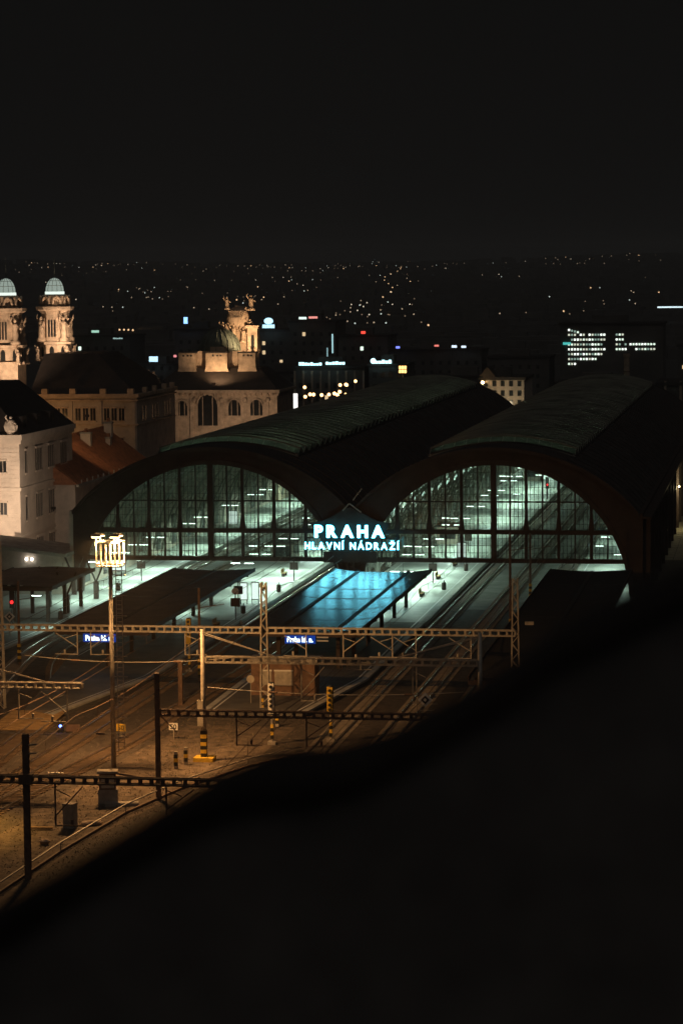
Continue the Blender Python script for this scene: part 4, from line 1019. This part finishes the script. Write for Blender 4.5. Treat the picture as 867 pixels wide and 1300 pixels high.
for x in (-6.1,-1.1,3.2,7.3):
    b = MB(); b.ball((x,-.3,18.6), .42, .2, .5, 8, .12); b.build('medallion', M_stone, wl, True)
flood((-92.5,455,9.5), (-98,470,18), 4200, 130, 'floodlight in front of the pavilion', (1,.70,.45))
flood((-99.5,467.5,21.2), (-98.5,474,27), 2600, 130, 'floodlight on the pavilion eave', (1,.64,.34))
flood((-93.4,472.5,27.4), (-97.5,481,32.5), 6000, 110, 'floodlight aimed at the sculpted crown', (1,.64,.34))
# service road beside the right hall
root = struct(MB().add([(-16.6,300,.016),(-11.5,300,.016),(-11.5,560,.016),(-16.6,560,.016)], [(0,1,2,3)]).build('service_road', M_asph))
sl = MB().box(0,1.55,0,3.2,0,.03).mesh('paving_slab', M_paveb)
for j in range(26):
    for i in range(3): link('paving_slab', sl, root, (-16.5+i*1.64, 380+j*3.4, .02))
t = thing('wall_lamp', 'yellow wall lamp on the right flank of the shed', 'lamp', (-16.2,425,7.0)); MB().box(0,.5,-.1,.1,.05,.15).build('bracket', M_steel, t); MB().ball((.5,0,-.1), .16).build('globe', emit('globe_yellow', (1,.8,.35), 10, False), t); point(t, (.9,0,-.3), 900, (1,.85,.45))

# ------------------------------------------------------------------ the town beyond
def block(x0, x1, y, z1, label, depth=22, name='town_building', mt=None):
    t = thing(name, label, 'building', ((x0+x1)/2, y, 0), group='dark town buildings'); wd = x1-x0; zb = terr((x0+x1)/2, y) - 3
    MB().box(-wd/2,wd/2,0,depth,zb,z1).build('wall', mt or M_bldg, t); MB().box(-wd/2-.4,wd/2+.4,-.4,depth+.4,z1,z1+.7).build('parapet', M_slate, t)
    MB().box(-wd*.2,wd*.15,5,10,z1+.7,z1+3).build('stair_head', M_bldg, t)
    return t
def windows_grid(t, wd, z0, z1, dx, dz, p_lit, mt, ww=1.2, wh=1.5):
    lit = MB().box(-ww/2,ww/2,-.08,-.02,0,wh).mesh('window', mt); drk = MB().box(-ww/2,ww/2,-.08,-.02,0,wh).mesh('window', M_win)
    z = z0
    while z < z1:
        x = -wd/2 + dx*.7
        while x < wd/2 - .5*dx:
            link('window', lit if random.random() < p_lit else drk, t, (x,0,z)); x += dx
        z += dz
random.seed(21)
M_w1 = emit('warm_window', (1,.72,.4), .9, False); M_w2 = emit('cool_window', (.8,1,.82), 1.6, False)
b1 = block(-131, -112, 722, 15.2, 'long dark facade under the two illuminated roof signs'); windows_grid(b1, 19, 3, 13, 2.4, 3.4, .04, M_w1)
for k in range(9): MB().box(-9.5+k*2.37-.25,-9.5+k*2.37+.25,-.3,-.001,0,14.6).build('pilaster', M_stone, b1)
b2 = block(-110.5, -101, 722, 15.8, 'dark office front under the illuminated sign with round mark'); windows_grid(b2, 9.5, 3, 14, 2.2, 3.2, .08, M_w2)
b3 = block(-71, -60.5, 640, 15.2, 'white four window wide house front above the shed roofs', mt=M_stucco); windows_grid(b3, 10.5, 2.2, 14.4, 2.0, 2.3, .0, M_w1, .95, 1.35)
rf = MB().prismy([(-5.6,15.9),(-1.5,15.9),(-3.6,18.4)], 0, 8).build('gable_roof', M_slate, b3)
point(b3, (-4.2,-4,14.8), 700, (1,.66,.36), .15); MB().ball((-4.2,-4,14.8), .35).build('lamp_globe', M_sodium, b3)
point(b3, (1,-9,9), 1100, (1,.82,.5), .2)
b4 = block(-73, -38.5, 900, 23.2, 'office block with rows of lit white windows at right', 20, 'office_block')
lits = [MB().box(-.30,.30,-.15,-.05,0,.62).mesh('window', emit('office_light_%d' % k, c, v, False)) for k, (c, v) in enumerate((((.8,1,.82),1.5),((.95,1,.8),.9),((.7,1,.85),.45),((.9,1,.9),2.2)))]
OX = -55.75
for r_ in range(8):
    z = 21.2 - r_*1.62
    rows = [(-69.9, 13 if r_ not in (0,6,7) else (4 if r_ == 0 else 10 if r_ == 6 else 3))]
    if r_ in (1,2): rows.append((-54.0, 3))
    if r_ in (3,4): rows += [(-54.0, 4), (-49.4, 9)]
    for x0, n_ in rows:
        for k in range(n_):
            if random.random() < .95: link('window', random.choice(lits), b4, (x0 + k*.98 - OX, 0, z - (.25*k if r_ == 0 else 0)))
t = thing('brick_chimney', 'slim pale brick chimney below the lit office block', 'chimney', (-33.8,600,0)); MB().lathe([(.9,0),(.6,21.8),(.75,21.9),(.75,22.6)], 10).build('stack', M_stone, t)
for z in (16,18.5): MB().lathe([(.78,z),(.78,z+.2)], 10).build('hoop', M_rust, t)
b5 = block(-27, 6, 600, 15.5, 'dark building with pale pilasters at the right edge'); 
for k in range(9): MB().box(-15+k*3.4,-14.5+k*3.4,-.3,-.001,5,16.5).build('pilaster', M_stone, b5)
windows_grid(b5, 33, 4, 13, 3.4, 3.2, .0, M_w1)
random.seed(5)
spec = [(-245,-222,905,20,'dark block behind the domed towers'),(-222,-204,905,10,'low dark block with a bright screen'),(-206,-190,905,22,'dark block with a blue figure sign'),
        (-183,-166,905,21.5,'dark block with the oval roof sign'),(-166,-150,905,24.5,'dark tall block with white and red sign'),(-149,-132,905,19.5,'dark block with a small red sign'),
        (-131,-100,905,14.5,'wide dark block with small signs in the centre'),(-98,-77,905,12,'dark block left of the lit office windows'),(-36,-14,960,14,'dark block right of the lit office windows'),
        (-160,-138,800,11,'dark block behind the sculpted crown'),(-100,-78,760,11,'dark house row behind the left shed roof'),(-58,-36,700,11.5,'dark house row behind the right shed roof')]
for x0, x1, y, z1, lab in spec:
    t = block(x0, x1, y, z1, lab); windows_grid(t, x1-x0, max(2, z1-11), z1-1.5, 3.0, 3.2, .05, M_w1 if random.random() < .5 else M_w2, 1.0, 1.3)
def glow(x, y, z, wd, ht, c, s_, label, shape='bar', cat='sign'):
    t = thing('roof_sign', label, cat, (x,y,z)); e = emit('sign_%s_%s' % (c, s_), c, s_, False)
    if shape == 'oval':
        b = MB(); b.prismy([(1.55*math.cos(a), .9+1.1*math.sin(a)+.9) for a in [k*math.pi/9 for k in range(18)]], -.1, .1); b.build('oval', e, t)
        for k in range(8): MB().box(-wd/2+k*wd/8, -wd/2+(k+.82)*wd/8, -.1, .1, -.6, .6).build('letter_block', e, t)
    elif shape == 'letters':
        n = max(5, int(wd/.8)); 
        for k in range(n): 
            h = random.uniform(.6,1)*ht; MB().box(-wd/2+k*wd/n, -wd/2+(k+.86)*wd/n, -.1, .1, -ht/2, -ht/2+h).build('letter_block', e, t)
    else: MB().box(-wd/2,wd/2,-.1,.1,-ht/2,ht/2).build('panel', e, t)
    for s2 in (-.4,.4): MB().box(s2*wd-.08,s2*wd+.08,.12,.25,-ht/2-3,ht/2).build('support', M_steel, t)
CW = (.55,.95,1.0)
glow(-126.3, 720, 16.6, 6.4, .9, CW, 2.2, 'long pale blue lettering on the roof left of its twin', 'letters'); glow(-119.4, 720, 16.8, 5.4, .9, CW, 2.2, 'pale blue lettering on the roof right of its twin', 'letters')
glow(-106.2, 720, 17.1, 4.6, 1.0, CW, 2.6, 'white blue roof lettering with a round mark', 'letters')
t = thing('roof_sign', 'round white mark left of the roof lettering', 'sign', (-109.0,720,17.3)); b = MB(); b.prismy([(.75*math.cos(k*.524), .75*math.sin(k*.524)) for k in range(12)], -.1, .1); b.build('disc', emit('disc_white', CW, 2.6, False), t)
glow(-212.6, 900, 12.4, 3.0, 1.8, (.5,.8,1), 1.8, 'bright pale blue screen behind the pavilion statue'); glow(-205, 900, 13.4, 1.0, .8, (.9,.3,.3), 1.2, 'small reddish lit sign left of the pavilion')
glow(-201.1, 900, 25.6, 1.3, 2.2, (.25,.5,1), 2.6, 'small bright blue figure sign above the dark roofs'); glow(-172.2, 900, 23.4, 4.2, 1.0, (.45,.8,1), 2.2, 'oval sign above white lettering right of the crown', 'oval')
glow(-160.4, 900, 26.1, 2.6, .8, (.8,1,.9), 1.4, 'short white bar sign beside a red one'); glow(-156.8, 900, 26.3, 3.0, .7, (1,.35,.3), 1.2, 'short red bar sign beside a white one')
glow(-150.2, 900, 17.4, .45, 6.5, CW, .9, 'thin vertical cyan neon line'); glow(-152, 900, 14.5, .4, 3.0, CW, .5, 'short vertical neon line left of the longer one')
glow(-139.6, 900, 21.1, 1.5, .9, (1,.08,.05), 1.6, 'small red sign in the dark'); glow(-127.8, 900, 16.0, 1.3, .7, (.2,.25,1), 2.0, 'small blue sign right of the roof lettering')
glow(-114.6, 900, 16.5, 1.5, .6, (1,.25,.2), 1.2, 'small red sign left of two white ones'); glow(-108.6, 900, 16.2, 1.7, .8, (.7,.85,1), 1.6, 'left one of two small white signs'); glow(-105.4, 900, 16.1, 1.6, .7, (.7,.85,1), 1.6, 'right one of two small white signs')
glow(-60.5, 1500, 21, 14, .8, (.75,.95,1), 1.6, 'long thin white line sign at the right edge'); glow(-233, 900, 22, 2.6, .8, (.5,.9,.7), .9, 'greenish bar sign right of the domed towers')
glow(-225, 900, 19.6, 3.4, .5, (.6,.9,.85), .6, 'dim greenish bar below the brighter one', 'letters'); glow(-70.6, 899.5, 17, 2.6, .8, (.1,.7,.65), .9, 'small teal sign at the lit office block')
# lamp box tower
t = thing('floodlight_mast', 'bright orange floodlight box on a pole behind the left shed roof', 'light mast', (-86.9,620,0)); MB().tube([(0,0,0),(0,0,18)], .18).build('mast', M_stone, t)
h = MB().box(-1.0,1.0,-.2,.2,17.6,19.6).build('head', M_steel, t)
for k in range(3):
    for j in range(2): MB().box(-.9+k*.62,-.38+k*.62,-.26,-.2,17.75+j*.9,18.5+j*.9).build('lens', emit('box_lens', (1,.50,.16), 3.2, False), h)
# street lamps
g1 = MB().ball((0,0,0), .42, n=8).mesh('globe', emit('street_amber', (1,.55,.22), 5, False)); po = MB().tube([(0,0,-7),(0,0,0)], .07, 5).mesh('post', M_steel)
random.seed(9)
for i in range(14):
    t = thing('street_lamp', 'amber globe street lamp before the long dark facade', 'street lamp', (random.uniform(-117,-103), random.uniform(630,700), random.uniform(10.6,14.4)), group='amber street lamps before the facade'); link('globe', g1, t); link('post', po, t)
t = thing('lit_advert', 'tall white lit advert panel left of the amber street lamps', 'advert', (-112.6,620,0)); MB().box(-.7,.7,-.1,.1,8.5,13).build('panel', emit('advert', (1,.95,.9), 1.6, False), t); MB().box(-.1,.1,.1,.3,0,12.6).build('post', M_steel, t)
heads = [MB().ball((0,0,0), r, n=6).mesh('globe', emit('far_%s' % k, c, s_, False)) for k, (r, c, s_) in enumerate(((.52,(1,.62,.32),1.6),(.42,(1,.85,.62),1.3),(.42,(.85,1,.9),1.1),(.62,(1,.7,.42),1.8),(.42,(1,.75,.5),.7),(.4,(1,.7,.45),.3)))]
fpo = MB().tube([(0,0,-9),(0,0,0)], .15, 4).mesh('post', M_steel)
def far_lamp(x, y, z, k, lab, grp):
    t = thing('street_lamp', lab, 'street lamp', (x,y,z), group=grp); link('globe', heads[k], t); link('post', fpo, t)
for row, n in ((0,9),(1,9),(2,7),(3,5)):
    for i in range(n):
        u = i/8.; x = -359 + u*20; z = 11.6 - u*3.6 + row*-.2 + (1.2*math.sin(u*3.1) if row < 2 else 0)
        far_lamp(x + row*1.4, 1440 + row*14, z - row*.55, 0, 'amber lamp in the curved lamp rows above the pavilion roof', 'curved rows of amber lamps')
random.seed(33)
n = 0
clusters = [(.29,.24,2000,3600,20),(.24,.17,1700,3600,26),(.19,.13,2300,3600,22),(.13,.04,1800,3600,16),(.29,.12,3000,3600,34),(.12,.05,3000,3600,8),(.17,.14,1400,1800,18),(.28,.06,1250,1900,22),(.25,.235,2200,2400,7),(.205,.19,1900,2050,7),(.165,.155,2600,2750,6)]
for a, c, ya, yb, cnt in clusters:
    for i in range(cnt):
        y = random.uniform(ya, yb); x = -y*random.uniform(c, a); run = random.choice((1,1,1,2,3))
        for r_ in range(run):
            xx = x + r_*random.uniform(7,22); yy = y + r_*random.uniform(-12,12)
            far_lamp(xx, yy, terr(xx,yy)+8.5, random.choice((0,1,2,4,4,4,5,5,5,5)), 'tiny street light speck on the far dark hillside', 'street lights on the far hillside'); n += 1
            if n >= 297: break
        if n >= 297: break
for i in range(9):
    y = 1950 + i*140; x = -y*(.1475 - .0006*i) + 6*math.sin(i); far_lamp(x, y, terr(x,y)+8.5, random.choice((0,3)), 'amber lamp in the row climbing the far hill', 'row of amber lamps climbing the hill')
# far houses as one mass
b = MB()
for i in range(1500):
    y = random.uniform(1150, 3900); x = -y*random.uniform(.02,.31); z = terr(x,y); s_ = random.uniform(5,11); h = random.uniform(5,11)
    b.box(x-s_,x+s_,y-5,y+5,z-3,z+h*.7)
stuff(b.build('far_town', M_bldg))

# ------------------------------------------------------------------ dark gable parapet close below the viewpoint
PROF = [(-2.458, 38.842), (-2.262, 38.954), (-1.996, 39.115), (-1.782, 39.248), (-1.569, 39.38), (-1.429, 39.436), (-1.245, 39.456), (-1.085, 39.504), (-0.903, 39.61), (-0.722, 39.721), (-0.588, 39.828), (-0.411, 39.912), (-0.265, 39.987), (-0.084, 40.065), (0.238, 40.198)]
t = thing('gable_parapet', 'black out of focus gable parapet of the near house filling the lower right', 'parapet', (-1,7.2,33))
P = [(x+1, z-33) for x, z in PROF]
MB().prismy([(P[0][0],-1),(P[-1][0],-1)] + [(x, z-.06) for x, z in P[::-1]], -.15, .25).build('wall', mat('parapet_render', (.17,.155,.145), .9, .2, 3), t)
for (xa,za),(xb,zb) in zip(P, P[1:]): MB().prismy([(xa,za-.06),(xb,zb-.06),(xb,zb),(xa,za)], -.2, .3).build('coping_stone', M_slate, t)
MB().add([(P[0][0],-4.5,P[0][1]-2.2),(P[-1][0],-4.5,P[-1][1]-2.2),(P[-1][0],-.16,P[-1][1]-1.2),(P[0][0],-.16,P[0][1]-1.2)], [(0,1,2,3)]).build('roof', M_slate, t)

# ------------------------------------------------------------------ thin haze volume, added to lift the far blacks
hz = MB().box(-1390, 490, -110, 4790, -6, 92).mesh('haze', None)
mt = bpy.data.materials.new('haze'); mt.use_nodes = True; nt = mt.node_tree; nt.nodes.clear()
pv = nt.nodes.new('ShaderNodeVolumePrincipled'); pv.inputs['Color'].default_value = (.9,.9,.9,1); pv.inputs['Density'].default_value = .00022; pv.inputs['Anisotropy'].default_value = 0.0
o_ = nt.nodes.new('ShaderNodeOutputMaterial'); nt.links.new(pv.outputs[0], o_.inputs['Volume'])
hz.materials.append(mt); stuff(link('haze', hz))
